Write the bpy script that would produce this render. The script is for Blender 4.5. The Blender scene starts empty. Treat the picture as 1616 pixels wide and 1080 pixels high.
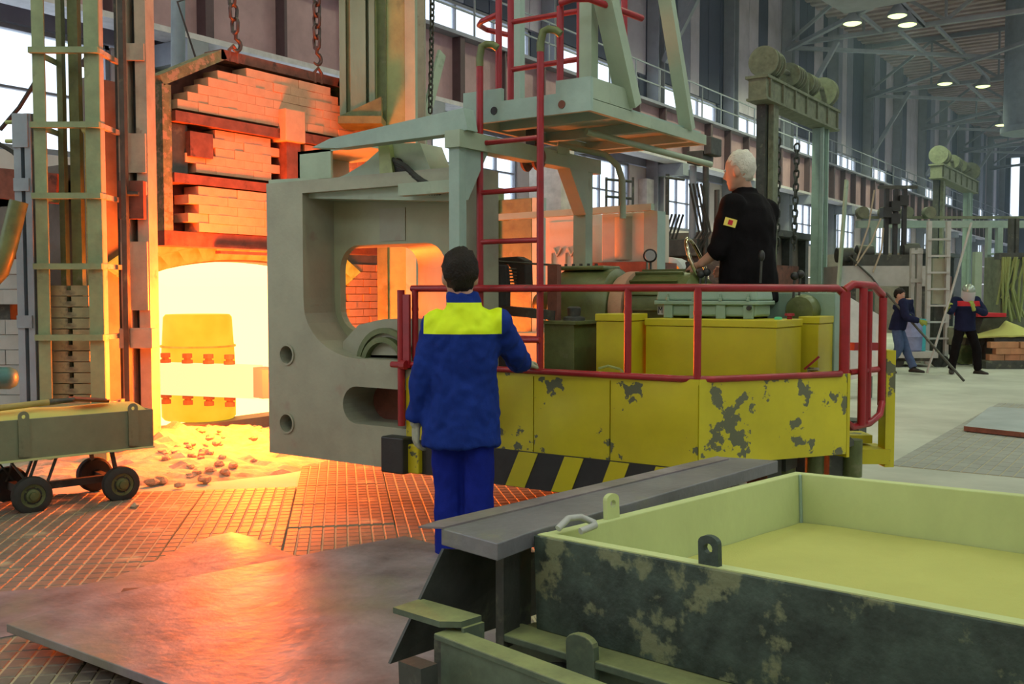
import bpy, bmesh, math, random
from mathutils import Vector, Matrix, noise as mnoise
random.seed(7)
S = bpy.context.scene
COL = S.collection
PI = math.pi

# ------------------------------------------------------------ camera, sky, exposure
YAW, PITCH, FPX, EYE = math.radians(34.5), -math.atan(78 / 1571.0), 1571.0, 1.52
cam = bpy.data.objects.new('camera', bpy.data.cameras.new('camera'))
COL.objects.link(cam)
cam.location = (0, 0, EYE)
cam.rotation_euler = (PI / 2 + PITCH, 0, YAW)
cam.data.lens = 35.0
cam.data.sensor_width = 36.0
cam.data.clip_end = 300
S.camera = cam
S.view_settings.view_transform = 'Standard'
S.view_settings.look = 'None'
S.view_settings.exposure = 0.0
S.view_settings.gamma = 1.0
S.view_settings.use_curve_mapping = False
W = bpy.data.worlds.new('overcast_daylight')
S.world = W
W.use_nodes = True
bg = W.node_tree.nodes['Background']
bg.inputs[0].default_value = (0.80, 0.90, 1.0, 1)
bg.inputs[1].default_value = 2.2
S.cycles.use_denoising = True
S.cycles.max_bounces = 6
S.cycles.diffuse_bounces = 3
S.cycles.glossy_bounces = 3
S.cycles.transmission_bounces = 4
S.cycles.transparent_max_bounces = 8
S.cycles.caustics_reflective = False
S.cycles.caustics_refractive = False
S.cycles.sample_clamp_indirect = 4.0
LAMP_W = 290.0
LAMP_C = (0.86, 1.0, 0.62)
GLOW = 5.0
GLOW_C = (1.0, 0.42, 0.13)

# added point lamp in open air, standing in for furnace glow on the door
fl = bpy.data.lights.new('added_glow_fill', 'POINT'); fl.energy = 1150; fl.color = (1.0, 0.125, 0.010); fl.shadow_soft_size = 0.35
flo = bpy.data.objects.new('added_glow_fill', fl); COL.objects.link(flo); flo.location = (-7.25, 6.25, 0.95)

# ------------------------------------------------------------ where a point of the hall lies
FW = Vector((-math.sin(YAW) * math.cos(PITCH), math.cos(YAW) * math.cos(PITCH), math.sin(PITCH)))
RT = Vector((math.cos(YAW), math.sin(YAW), 0))
UP = RT.cross(FW)
FH = Vector((-math.sin(YAW), math.cos(YAW), 0))
EYEV = Vector((0, 0, EYE))

def V(px, py, x=None, y=None, z=None, t=None):
    d = FW + RT * ((px - 808) / FPX) + UP * ((540 - py) / FPX)
    if x is not None: t = x / d.x
    elif y is not None: t = y / d.y
    elif z is not None: t = (z - EYE) / d.z
    return EYEV + d * t

def RF(r, f, z=0.0):
    return RT * r + FH * f + Vector((0, 0, z))

# ------------------------------------------------------------ materials
MATS = {}
def _n(nt, kind, **kw):
    n = nt.nodes.new(kind)
    for k, v in kw.items(): setattr(n, k, v)
    return n

def mat(name, col, rough=0.6, metal=0.0, var=0.18, scale=5.0, spot=None, bump=0.15, bscale=40.0, dust=None, spec=0.5, stretch=None):
    """painted / metal / concrete surface: a mottled colour, optional worn spots (colour, threshold, scale) and dust on faces that look up"""
    if name in MATS: return MATS[name]
    m = bpy.data.materials.new(name); m.use_nodes = True
    nt = m.node_tree; L = nt.links
    b = nt.nodes['Principled BSDF']
    tc = _n(nt, 'ShaderNodeTexCoord')
    src = tc.outputs['Object']
    if stretch:
        mp = _n(nt, 'ShaderNodeMapping'); mp.inputs['Scale'].default_value = stretch
        L.new(src, mp.inputs[0]); src = mp.outputs[0]
    n1 = _n(nt, 'ShaderNodeTexNoise'); n1.inputs['Scale'].default_value = scale; n1.inputs['Detail'].default_value = 5; n1.inputs['Roughness'].default_value = 0.65
    L.new(src, n1.inputs['Vector'])
    r1 = _n(nt, 'ShaderNodeValToRGB')
    r1.color_ramp.elements[0].position = 0.3; r1.color_ramp.elements[1].position = 0.7
    r1.color_ramp.elements[0].color = (*[max(0, c * (1 - var)) for c in col], 1)
    r1.color_ramp.elements[1].color = (*[min(1, c * (1 + var)) for c in col], 1)
    L.new(n1.outputs['Fac'], r1.inputs[0])
    out = r1.outputs[0]
    rsock = None
    if spot:
        sc, th, ss = spot[:3]
        n2 = _n(nt, 'ShaderNodeTexNoise'); n2.inputs['Scale'].default_value = ss; n2.inputs['Detail'].default_value = 6; n2.inputs['Roughness'].default_value = 0.6
        mp2 = _n(nt, 'ShaderNodeMapping'); mp2.inputs['Location'].default_value = (3.1, 7.7, 1.3)
        L.new(src, mp2.inputs[0]); L.new(mp2.outputs[0], n2.inputs['Vector'])
        r2 = _n(nt, 'ShaderNodeValToRGB')
        soft = spot[3] if len(spot) > 3 else 0.02
        r2.color_ramp.elements[0].position = th; r2.color_ramp.elements[1].position = min(1, th + soft)
        L.new(n2.outputs['Fac'], r2.inputs[0])
        mx = _n(nt, 'ShaderNodeMix', data_type='RGBA')
        L.new(r2.outputs[0], mx.inputs['Factor']); L.new(out, mx.inputs['A']); mx.inputs['B'].default_value = (*sc, 1)
        out = mx.outputs['Result']
    if dust:
        dc, amt = dust
        ge = _n(nt, 'ShaderNodeNewGeometry'); sx = _n(nt, 'ShaderNodeSeparateXYZ'); L.new(ge.outputs['True Normal'], sx.inputs[0])
        m1 = _n(nt, 'ShaderNodeMath', operation='MULTIPLY'); m1.inputs[1].default_value = amt; m1.use_clamp = True
        L.new(sx.outputs['Z'], m1.inputs[0])
        m2 = _n(nt, 'ShaderNodeMath', operation='MULTIPLY'); L.new(m1.outputs[0], m2.inputs[0]); L.new(n1.outputs['Fac'], m2.inputs[1])
        m3 = _n(nt, 'ShaderNodeMath', operation='MULTIPLY'); m3.inputs[1].default_value = 1.6; m3.use_clamp = True; L.new(m2.outputs[0], m3.inputs[0])
        mx = _n(nt, 'ShaderNodeMix', data_type='RGBA')
        L.new(m3.outputs[0], mx.inputs['Factor']); L.new(out, mx.inputs['A']); mx.inputs['B'].default_value = (*dc, 1)
        out = mx.outputs['Result']
    L.new(out, b.inputs['Base Color'])
    b.inputs['Roughness'].default_value = rough
    b.inputs['Metallic'].default_value = metal
    b.inputs['Specular IOR Level'].default_value = spec
    if bump:
        n3 = _n(nt, 'ShaderNodeTexNoise'); n3.inputs['Scale'].default_value = bscale; n3.inputs['Detail'].default_value = 4
        L.new(src, n3.inputs['Vector'])
        bp = _n(nt, 'ShaderNodeBump'); bp.inputs['Strength'].default_value = bump; bp.inputs['Distance'].default_value = 0.01
        L.new(n3.outputs['Fac'], bp.inputs['Height']); L.new(bp.outputs[0], b.inputs['Normal'])
    MATS[name] = m
    return m

def glow(name, col, strength, var=0.0, scale=3.0, col2=None):
    if name in MATS: return MATS[name]
    m = bpy.data.materials.new(name); m.use_nodes = True
    nt = m.node_tree; L = nt.links
    b = nt.nodes['Principled BSDF']
    b.inputs['Base Color'].default_value = (0.05, 0.03, 0.02, 1)
    b.inputs['Roughness'].default_value = 0.9
    b.inputs['Emission Strength'].default_value = strength
    if var or col2:
        tc = _n(nt, 'ShaderNodeTexCoord')
        n1 = _n(nt, 'ShaderNodeTexNoise'); n1.inputs['Scale'].default_value = scale; n1.inputs['Detail'].default_value = 4
        L.new(tc.outputs['Object'], n1.inputs['Vector'])
        r = _n(nt, 'ShaderNodeValToRGB'); r.color_ramp.elements[0].position = 0.35; r.color_ramp.elements[1].position = 0.65
        c2 = col2 or [c * (1 - var) for c in col]
        r.color_ramp.elements[0].color = (*c2, 1); r.color_ramp.elements[1].color = (*col, 1)
        L.new(n1.outputs['Fac'], r.inputs[0]); L.new(r.outputs[0], b.inputs['Emission Color'])
    else:
        b.inputs['Emission Color'].default_value = (*col, 1)
    MATS[name] = m
    return m

def glassmat():
    m = bpy.data.materials.new('dusty_window_glass'); m.use_nodes = True
    nt = m.node_tree; L = nt.links
    nt.nodes.remove(nt.nodes['Principled BSDF'])
    tr = _n(nt, 'ShaderNodeBsdfTransparent'); tr.inputs[0].default_value = (0.93, 0.96, 1, 1)
    tl = _n(nt, 'ShaderNodeBsdfTranslucent'); tl.inputs[0].default_value = (0.85, 0.88, 0.9, 1)
    mx = _n(nt, 'ShaderNodeMixShader'); mx.inputs[0].default_value = 0.25
    L.new(tr.outputs[0], mx.inputs[1]); L.new(tl.outputs[0], mx.inputs[2]); L.new(mx.outputs[0], nt.nodes['Material Output'].inputs[0])
    return m

# ------------------------------------------------------------ geometry helpers
class G:
    """collects primitives in hall coordinates; build() links them as ONE mesh object"""
    def __init__(s): s.v = []; s.f = []
    def add(s, vs, fs):
        o = len(s.v); s.v += [Vector(p) for p in vs]; s.f += [tuple(i + o for i in f) for f in fs]; return s
    def hexa(s, p):      # 8 points: bottom 4 ccw, top 4 ccw
        return s.add(p, [(3, 2, 1, 0), (4, 5, 6, 7), (0, 1, 5, 4), (1, 2, 6, 5), (2, 3, 7, 6), (3, 0, 4, 7)])
    def bb(s, a, b):
        x0, x1 = sorted((a[0], b[0])); y0, y1 = sorted((a[1], b[1])); z0, z1 = sorted((a[2], b[2]))
        return s.hexa([(x0, y0, z0), (x1, y0, z0), (x1, y1, z0), (x0, y1, z0), (x0, y0, z1), (x1, y0, z1), (x1, y1, z1), (x0, y1, z1)])
    def box(s, c, size, ax=None):
        c = Vector(c); hx, hy, hz = [k / 2 for k in size]
        X, Y, Z = ax or (Vector((1, 0, 0)), Vector((0, 1, 0)), Vector((0, 0, 1)))
        P = [c + X * (a * hx) + Y * (b * hy) + Z * (d * hz) for d in (-1, 1) for a, b in ((-1, -1), (1, -1), (1, 1), (-1, 1))]
        return s.hexa(P)
    def bar(s, p0, p1, w, h, up=(0, 0, 1)):
        p0, p1 = Vector(p0), Vector(p1); d = p1 - p0; Ln = d.length; d.normalize()
        u = Vector(up)
        if abs(d.dot(u)) > 0.98: u = Vector((1, 0, 0))
        sd = d.cross(u).normalized(); u2 = sd.cross(d).normalized()
        return s.box((p0 + p1) / 2, (Ln, w, h), (d, -sd, u2)) if True else s
    def prism(s, pts, vec):
        pts = [Vector(p) for p in pts]; vec = Vector(vec); n = len(pts)
        nrm = Vector((0, 0, 0))
        for i in range(n): nrm += (pts[i] - pts[0]).cross(pts[(i + 1) % n] - pts[0])
        if nrm.dot(vec) > 0: pts.reverse()
        fs = [tuple(range(n)), tuple(range(2 * n - 1, n - 1, -1))]
        fs += [(i, i + n, (i + 1) % n + n, (i + 1) % n) for i in range(n)]
        fs = [tuple(f) for f in fs]
        fs[2:] = [((i + 1) % n, (i + 1) % n + n, i + n, i)[::1] for i in range(n)]
        return s.add(pts + [p + vec for p in pts], fs)
    def loft(s, rings, cap=True, closed=False):
        n = len(rings[0]); m = len(rings); fs = []
        for i in range(m if closed else m - 1):
            a, b = i * n, ((i + 1) % m) * n
            for j in range(n):
                k = (j + 1) % n
                fs.append((a + j, a + k, b + k, b + j))
        if cap and not closed:
            fs.append(tuple(range(n - 1, -1, -1))); fs.append(tuple(range((m - 1) * n, m * n)))
        return s.add([p for r in rings for p in r], fs)
    def tube(s, pts, r, n=8, cap=True, closed=False):
        pts = [Vector(p) for p in pts]; m = len(pts)
        rr = r if isinstance(r, (list, tuple)) else [r] * m
        tg = []
        for i in range(m):
            if closed: d = pts[(i + 1) % m] - pts[i - 1]
            else: d = pts[min(i + 1, m - 1)] - pts[max(i - 1, 0)]
            tg.append(d.normalized())
        ref = Vector((0, 0, 1)) if abs(tg[0].z) < 0.9 else Vector((1, 0, 0))
        u = (ref - tg[0] * ref.dot(tg[0])).normalized(); rings = []
        for i in range(m):
            u = (u - tg[i] * u.dot(tg[i])).normalized(); w = tg[i].cross(u)
            rings.append([pts[i] + (u * math.cos(2 * PI * k / n) + w * math.sin(2 * PI * k / n)) * rr[i] for k in range(n)])
        return s.loft(rings, cap, closed)
    def lathe(s, c, axis, prof, n=20):
        """prof: list of (distance along axis, radius)"""
        c = Vector(c); a = Vector(axis).normalized()
        ref = Vector((0, 0, 1)) if abs(a.z) < 0.9 else Vector((1, 0, 0))
        u = (ref - a * ref.dot(a)).normalized(); w = a.cross(u)
        return s.loft([[c + a * d + (u * math.cos(2 * PI * k / n) + w * math.sin(2 * PI * k / n)) * max(r, 1e-4) for k in range(n)] for d, r in prof])
    def ring(s, c, axis, prof, n=24):
        c = Vector(c); a = Vector(axis).normalized()
        ref = Vector((0, 0, 1)) if abs(a.z) < 0.9 else Vector((1, 0, 0))
        u = (ref - a * ref.dot(a)).normalized(); w = a.cross(u)
        return s.loft([[c + a * d + (u * math.cos(2 * PI * k / n) + w * math.sin(2 * PI * k / n)) * r for k in range(n)] for d, r in prof], False, True)
    def ball(s, c, r, n=12, m=8):
        r = r if isinstance(r, (tuple, list)) else (r, r, r); c = Vector(c)
        rings = []
        for i in range(m + 1):
            th = PI * i / m; sn = max(math.sin(th), 0.02)
            rings.append([c + Vector((r[0] * sn * math.cos(2 * PI * k / n), r[1] * sn * math.sin(2 * PI * k / n), -r[2] * math.cos(th))) for k in range(n)])
        return s.loft(rings)
    def mesh(s, name, loc=Vector((0, 0, 0)), smooth=None):
        me = bpy.data.meshes.new(name)
        me.from_pydata([tuple(p - loc) for p in s.v], [], s.f)
        bm = bmesh.new(); bm.from_mesh(me); bmesh.ops.recalc_face_normals(bm, faces=bm.faces); bm.to_mesh(me); bm.free()
        if smooth: smooth_by_angle(me, smooth)
        return me
    def build(s, name, m, parent=None, smooth=None, bevel=0.0):
        lo = Vector([min(p[i] for p in s.v) for i in range(3)]); hi = Vector([max(p[i] for p in s.v) for i in range(3)])
        base = Vector(((lo.x + hi.x) / 2, (lo.y + hi.y) / 2, lo.z))
        me = s.mesh(name, base, smooth)
        o = bpy.data.objects.new(name, me); COL.objects.link(o)
        me.materials.append(m)
        w = world_of(parent) if parent else Vector((0, 0, 0))
        o.location = base - w
        if parent: o.parent = parent
        if bevel:
            md = o.modifiers.new('bevel', 'BEVEL'); md.width = bevel; md.segments = 2; md.limit_method = 'ANGLE'; md.angle_limit = math.radians(40)
        return o

def smooth_by_angle(me, deg):
    bm = bmesh.new(); bm.from_mesh(me); a = math.radians(deg)
    for f in bm.faces: f.smooth = True
    for e in bm.edges:
        e.smooth = not (len(e.link_faces) == 2 and e.calc_face_angle(0) > a)
    bm.to_mesh(me); bm.free()

def world_of(o):
    w = Vector(o.location)
    while o.parent: o = o.parent; w += Vector(o.location)
    return w

def tag(o, label=None, cat=None, group=None, kind=None):
    if label: o['label'] = label
    if cat: o['category'] = cat
    if group: o['group'] = group
    if kind: o['kind'] = kind
    return o

def thing(name, label, cat, loc, group=None):
    o = bpy.data.objects.new(name, None); COL.objects.link(o)
    o.empty_display_size = 0.1
    o.location = loc
    return tag(o, label, cat, group)

def single(g, name, m, label, cat, group=None, smooth=None, bevel=0.0):
    return tag(g.build(name, m, None, smooth, bevel), label, cat, group)

def struct(g, name, m, parent=None, smooth=None):
    o = g.build(name, m, parent, smooth)
    if not parent: o['kind'] = 'structure'
    return o

def clone(o, parent=None, off=(0, 0, 0)):
    c = o.copy(); COL.objects.link(c); c.parent = parent
    if off != (0, 0, 0): c.location = Vector(o.location) + Vector(off)
    for ch in o.children: clone(ch, c)
    return c

def piece(me, name, m, loc, parent, rot=None):
    """a small repeated piece that shares its mesh data"""
    if not me.materials: me.materials.append(m)
    o = bpy.data.objects.new(name, me); COL.objects.link(o)
    o.parent = parent
    o.location = Vector(loc) - (world_of(parent) if parent else Vector((0, 0, 0)))
    if rot: o.rotation_euler = rot
    return o

def sheet(loops, to3, thick):
    """a plate with holes: 2D loops (outer first) filled, mapped by to3(u, v) and extruded by the vector thick"""
    cu = bpy.data.curves.new('tmp', 'CURVE'); cu.dimensions = '2D'; cu.fill_mode = 'BOTH'
    for lp in loops:
        sp = cu.splines.new('POLY'); sp.points.add(len(lp) - 1); sp.use_cyclic_u = True
        for i, (a, b) in enumerate(lp): sp.points[i].co = (a, b, 0, 1)
    o = bpy.data.objects.new('tmp', cu); COL.objects.link(o)
    dg = bpy.context.evaluated_depsgraph_get(); dg.update()
    me = bpy.data.meshes.new_from_object(o.evaluated_get(dg))
    bm = bmesh.new(); bm.from_mesh(me); bmesh.ops.remove_doubles(bm, verts=bm.verts, dist=1e-5)
    g = G(); thick = Vector(thick)
    bm.verts.ensure_lookup_table()
    for i, v in enumerate(bm.verts): v.index = i
    a = [to3(v.co.x, v.co.y) for v in bm.verts]; n = len(a)
    fs = [tuple(v.index for v in f.verts) for f in bm.faces]
    fs2 = [tuple(i + n for i in reversed(f)) for f in fs]
    sd = [(e.verts[0].index, e.verts[1].index, e.verts[1].index + n, e.verts[0].index + n) for e in bm.edges if len(e.link_faces) == 1]
    g.add([Vector(p) for p in a] + [Vector(p) + thick for p in a], fs + fs2 + sd)
    bm.free(); bpy.data.objects.remove(o); bpy.data.curves.remove(cu); bpy.data.meshes.remove(me)
    return g

def rrect(u0, v0, u1, v1, r, n=6, corners=(1, 1, 1, 1)):
    pts = []
    for (cx, cy, a0, on) in ((u1 - r, v1 - r, 0, corners[0]), (u0 + r, v1 - r, 90, corners[1]), (u0 + r, v0 + r, 180, corners[2]), (u1 - r, v0 + r, 270, corners[3])):
        if on: pts += [(cx + r * math.cos(math.radians(a0 + 90 * k / n)), cy + r * math.sin(math.radians(a0 + 90 * k / n))) for k in range(n + 1)]
        else: pts.append((cx + (r if a0 in (0, 270) else -r), cy + (r if a0 in (0, 90) else -r)))
    return pts

def arc(c, r, a0, a1, n, e1, e2):
    c = Vector(c)
    return [c + Vector(e1) * (r * math.cos(a0 + (a1 - a0) * k / n)) + Vector(e2) * (r * math.sin(a0 + (a1 - a0) * k / n)) for k in range(n + 1)]

# ------------------------------------------------------------ palette
M_CONC = mat('dusty_concrete', (0.45, 0.47, 0.40), 0.8, 0, 0.22, 0.6, spot=((0.30, 0.31, 0.24), 0.56, 0.5, 0.2), bump=0.3, bscale=14)
M_CAST = mat('cast_iron_floor', (0.20, 0.175, 0.135), 0.6, 0.2, 0.25, 3, spot=((0.45, 0.42, 0.27), 0.55, 4, 0.2), bump=0.25)
M_PLATE = mat('rolled_steel_plate', (0.23, 0.20, 0.21), 0.52, 0.2, 0.5, 3.2, spot=((0.23, 0.23, 0.16), 0.5, 1.6, 0.25), bump=0.5, bscale=14)
M_DKSTEEL = mat('dark_steel', (0.075, 0.08, 0.07), 0.55, 0.5, 0.3, 6, spot=((0.16, 0.17, 0.12), 0.58, 6, 0.1))
M_SAGE = mat('sage_green_paint', (0.34, 0.43, 0.31), 0.5, 0, 0.14, 3, spot=((0.20, 0.24, 0.15), 0.63, 3, 0.12), bump=0.1)
M_TEAL = mat('grey_green_paint', (0.30, 0.42, 0.36), 0.5, 0, 0.14, 4, spot=((0.16, 0.2, 0.17), 0.66, 5, 0.1), bump=0.1)
M_CHEEK = mat('worn_stone_green_paint', (0.33, 0.345, 0.25), 0.55, 0.1, 0.14, 2.5, spot=((0.30, 0.22, 0.17), 0.62, 3, 0.15), bump=0.12)
M_OLIVE = mat('oily_olive_paint', (0.12, 0.15, 0.05), 0.38, 0.1, 0.35, 5, spot=((0.22, 0.22, 0.12), 0.6, 6, 0.15))
M_YEL = mat('chipped_yellow_paint', (0.54, 0.47, 0.012), 0.42, 0, 0.14, 2.0, spot=((0.10, 0.11, 0.06), 0.61, 8.0, 0.012), bump=0.18, bscale=6)
M_YEL2 = mat('clean_yellow_paint', (0.54, 0.47, 0.015), 0.42, 0, 0.10, 3.0, bump=0.06)
M_BLK = mat('black_paint', (0.02, 0.021, 0.02), 0.5, 0, 0.4, 5, spot=((0.25, 0.22, 0.05), 0.69, 9, 0.02))
M_RED = mat('glossy_red_paint', (0.31, 0.016, 0.022), 0.32, 0, 0.25, 6, spot=((0.16, 0.03, 0.03), 0.64, 9, 0.08), bump=0.08)
M_RUST = mat('rusty_red_steel', (0.20, 0.075, 0.05), 0.7, 0.2, 0.35, 6, spot=((0.08, 0.04, 0.03), 0.58, 6, 0.1))
M_BRICK = mat('buff_firebrick', (0.60, 0.37, 0.22), 0.85, 0, 0.12, 4, bump=0.25)
M_RBRICK = mat('orange_red_brick', (0.50, 0.24, 0.12), 0.85, 0, 0.2, 4, bump=0.3)
M_MAROON = mat('faded_maroon_girder_paint', (0.42, 0.26, 0.28), 0.6, 0, 0.18, 1.5, spot=((0.30, 0.18, 0.2), 0.62, 1.2, 0.2), bump=0.05)
M_GREYP = mat('pale_grey_paint', (0.42, 0.44, 0.42), 0.55, 0, 0.15, 3)
M_BLUEG = mat('blue_grey_paint', (0.27, 0.33, 0.38), 0.55, 0, 0.15, 3)
M_TRUSS = mat('grey_truss_paint', (0.30, 0.32, 0.36), 0.6, 0, 0.15, 2)
M_WALLP = mat('pink_grey_wall_panel', (0.74, 0.64, 0.62), 0.8, 0, 0.12, 0.8)
M_GLASS = glassmat()
M_SAND = mat('moulding_sand', (0.50, 0.51, 0.16), 0.95, 0, 0.08, 1.6, bump=0.35, bscale=160, spec=0.1)
M_SANDED = mat('sand_dusted_steel', (0.52, 0.60, 0.27), 0.8, 0, 0.10, 2.5, spot=((0.42, 0.46, 0.24), 0.64, 3, 0.2), bump=0.15, stretch=(1, 1, 0.6))
M_MOULD = mat('dark_mottled_mould_steel', (0.05, 0.075, 0.06), 0.6, 0.25, 0.6, 9, spot=((0.20, 0.23, 0.13), 0.55, 8, 0.06), bump=0.35)
M_RUB = mat('black_rubber', (0.028, 0.03, 0.026), 0.75, 0, 0.35, 8)
M_HUB = mat('green_wheel_hub', (0.12, 0.15, 0.06), 0.45, 0.4, 0.3, 9)
M_WOOD = mat('shovel_wood', (0.36, 0.30, 0.10), 0.7, 0, 0.2, 6, stretch=(1, 1, 6))
M_TOWER = mat('tower_green_paint', (0.22, 0.29, 0.15), 0.55, 0, 0.2, 4, spot=((0.12, 0.15, 0.08), 0.6, 5, 0.12), bump=0.15)
M_STEEL = mat('bright_worn_steel', (0.45, 0.45, 0.42), 0.32, 0.85, 0.15, 6)
M_BOXT = mat('tub_olive_grey_paint', (0.20, 0.23, 0.14), 0.55, 0.2, 0.2, 2.5, spot=((0.06, 0.07, 0.04), 0.60, 3, 0.15), bump=0.2)

# ============================================================ THE HALL
# ---- floor
g = G(); g.bb((-14.4, -6, -0.3), (16, 96, 0.0))
floor = struct(g, 'floor', M_CONC)
# cast-iron studded plates, laid at 45 degrees to the furnace line, one mesh shared by all of them
PU = Vector((math.cos(math.radians(44.2)), math.sin(math.radians(44.2)), 0)); PV = Vector((-PU.y, PU.x, 0))
def plate_mesh(nu, nv, cu, cv):
    g = G(); wu, wv = nu * cu, nv * cv
    g.bb((0.004, 0.004, 0), (wu - 0.004, wv - 0.004, 0.016))
    for i in range(nu):
        for j in range(nv):
            a, b, e = i * cu + 0.005, j * cv + 0.005, 0.003
            c, d = a + cu - 0.010, b + cv - 0.010
            g.add([(a, b, .016), (c, b, .016), (c, d, .016), (a, d, .016), (a + e, b + e, .020), (c - e, b + e, .020), (c - e, d - e, .020), (a + e, d - e, .020)],
                  [(0, 1, 5, 4), (1, 2, 6, 5), (2, 3, 7, 6), (3, 0, 4, 7), (4, 5, 6, 7)])
    me = g.mesh('floor_plate'); M_GRV = mat('groove_dust', (0.42, 0.38, 0.24), 0.9)   # grooves packed with pale dust
    me.materials.append(M_CAST if cu < .09 else M_RIBP); me.materials.append(M_GRV)
    for k in range(6): me.polygons[k].material_index = 1
    return me, wu, wv
M_RIBP = mat('ribbed_grey_floor_plate', (0.30, 0.31, 0.28), 0.7, 0.1, 0.15, 2)
pm, PW, PH = plate_mesh(9, 7, 0.076, 0.098)
rp = random.Random(3)
c0 = V(40, 900, z=0)
for i in range(-8, 9):
    for j in range(-6, 9):
        p = c0 + PU * (i * PW) + PV * (j * PH)
        q = p + PU * PW / 2 + PV * PH / 2
        if q.x < -7.0 or q.y > 7.6: continue
        # the plated patch ends at the rubble, the trolley and the sheets
        if (q - V(330, 735, z=0)).length < 1.15 or q.y < 1.1 or q.x > -2.6 or (q - V(90, 740, z=0)).length < 1.2: continue
        o = piece(pm, 'floor_plate', M_CAST, p + Vector((0, 0, rp.uniform(-0.004, 0.004))), floor, (rp.uniform(-.004, .004), rp.uniform(-.004, .004), math.radians(44.2)))
# ribbed plates of the right-hand aisle with a flat red-edged cover sheet beside them
rm, RW, RH = plate_mesh(12, 5, 0.10, 0.24)
c1 = V(1400, 735, z=0)
for i in range(0, 4):
    for j in range(0, 5):
        if i + j * 0.5 > 4.6: continue
        p = c1 + Vector((1, 0, 0)) * (i * RW) + Vector((0, 1, 0)) * (j * RH)
        piece(rm, 'floor_plate', M_RIBP, p + Vector((0, 0, -0.012)), floor)
a, b, c, d = [V(px, py, z=0.03) for px, py in ((1522, 678), (1640, 691), (1700, 655), (1562, 646))]
g = G(); g.prism([a, b, c, d], (0, 0, 0.035))
cover = single(g, 'cover_sheet', mat('blue_grey_cover_sheet', (0.36, 0.41, 0.43), 0.5, 0.2, 0.15, 2), 'flat blue-grey steel cover sheet with a red front edge lying on the right aisle floor', 'steel sheet')
g = G(); g.bar(a + Vector((0.0, -.012, .012)), b + Vector((0, -.012, .012)), 0.02, 0.05); g.build('red_edge', M_RUST, cover)

# ---- left long wall in 6 m bays: panels, windows, upper cladding strips
WX = -14.2
wall = None
g = G(); g.bb((WX - 0.25, -5, -0.2), (WX - 0.02, 95, 0.6))
wall = struct(g, 'wall_left', M_WALLP)
M_UP = [mat('navy_cladding', (0.065, 0.075, 0.12), 0.6, 0, 0.2, .7), mat('slate_cladding', (0.27, 0.27, 0.35), 0.6, 0, 0.2, .7), mat('mauve_cladding', (0.55, 0.50, 0.57), 0.7, 0, 0.2, .7)]
M_FRAME = mat('dark_window_frame', (0.25, 0.25, 0.28), 0.5)
def panel(y0, y1, z0, z1, m, name='wall_panel'):
    g = G(); t = 0.02; g.bb((WX - 0.2, y0 + t, z0 + t), (WX, y1 - t, z1 - t)); g.build(name, m, wall)
winN = [0]
def window(yc, w, z0, z1, nx, nz):
    winN[0] += 1
    g = G(); e = 0.07
    for a, b in (((yc - w / 2, z0), (yc + w / 2, z0 + e)), ((yc - w / 2, z1 - e), (yc + w / 2, z1)), ((yc - w / 2, z0), (yc - w / 2 + e, z1)), ((yc + w / 2 - e, z0), (yc + w / 2, z1))):
        g.bb((WX - 0.17, a[0], a[1]), (WX - 0.03, b[0], b[1]))
    fr = struct(g, 'window_%d' % winN[0], M_FRAME)
    pw, ph = w / nx, (z1 - z0) / nz
    for i in range(nx):
        if i:
            g = G(); y = yc - w / 2 + i * pw; g.bb((WX - .15, y - .025, z0 + e), (WX - .05, y + .025, z1 - e)); g.build('mullion', M_FRAME, fr)
        for k in range(nz):
            g = G(); y = yc - w / 2 + i * pw; z = z0 + k * ph
            g.bb((WX - .11, y + .03, z + .03), (WX - .10, y + pw - .03, z + ph - .03)); g.build('pane', M_GLASS, fr)
    for k in range(1, nz):
        g = G(); z = z0 + k * ph; g.bb((WX - .145, yc - w / 2 + e, z - .02), (WX - .055, yc + w / 2 - e, z + .02)); g.build('transom', M_FRAME, fr)
rw = random.Random(11)
for k in range(-1, 15):
    y0 = 4.2 + 6 * k; yc = y0 + 3; w = 3.4 if k > 0 else 4.6
    panel(y0, y0 + 6, 0.6, 2.2, M_WALLP); panel(y0, y0 + 6, 2.2, 3.6, M_WALLP)
    panel(y0, yc - w / 2, 3.6, 5.4, M_WALLP); panel(yc + w / 2, y0 + 6, 3.6, 5.4, M_WALLP)
    window(yc, w, 3.6, 5.4, 4, 2)
    panel(y0, y0 + 6, 5.4, 7.05, M_UP[1])
    w2 = 4.6 if k in (2, 3, 4) else 3.6
    panel(y0, yc - w2 / 2, 7.05, 8.2, M_UP[0]); panel(yc + w2 / 2, y0 + 6, 7.05, 8.2, M_UP[0])
    window(yc, w2, 7.05, 8.2, 3, 1)
    y = y0
    while y < y0 + 5.95:
        wd = min(rw.choice((0.75, 1.0, 1.0, 1.25)), y0 + 6 - y)
        panel(y, y + wd, 8.2, 14.2, M_UP[rw.choice((0, 0, 1, 2, 2))], 'cladding_strip'); y += wd
for k in range(0, 16):   # wall columns
    y = 4.2 + 6 * k
    g = G(); g.bb((WX + .02, y - .22, 0), (WX + .42, y - .19, 14)); g.bb((WX + .02, y + .19, 0), (WX + .42, y + .22, 14)); g.bb((WX + .2, y - .2, 0), (WX + .24, y + .2, 14))
    struct(g, 'trim_%d' % (k + 1), M_TRUSS)
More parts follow.
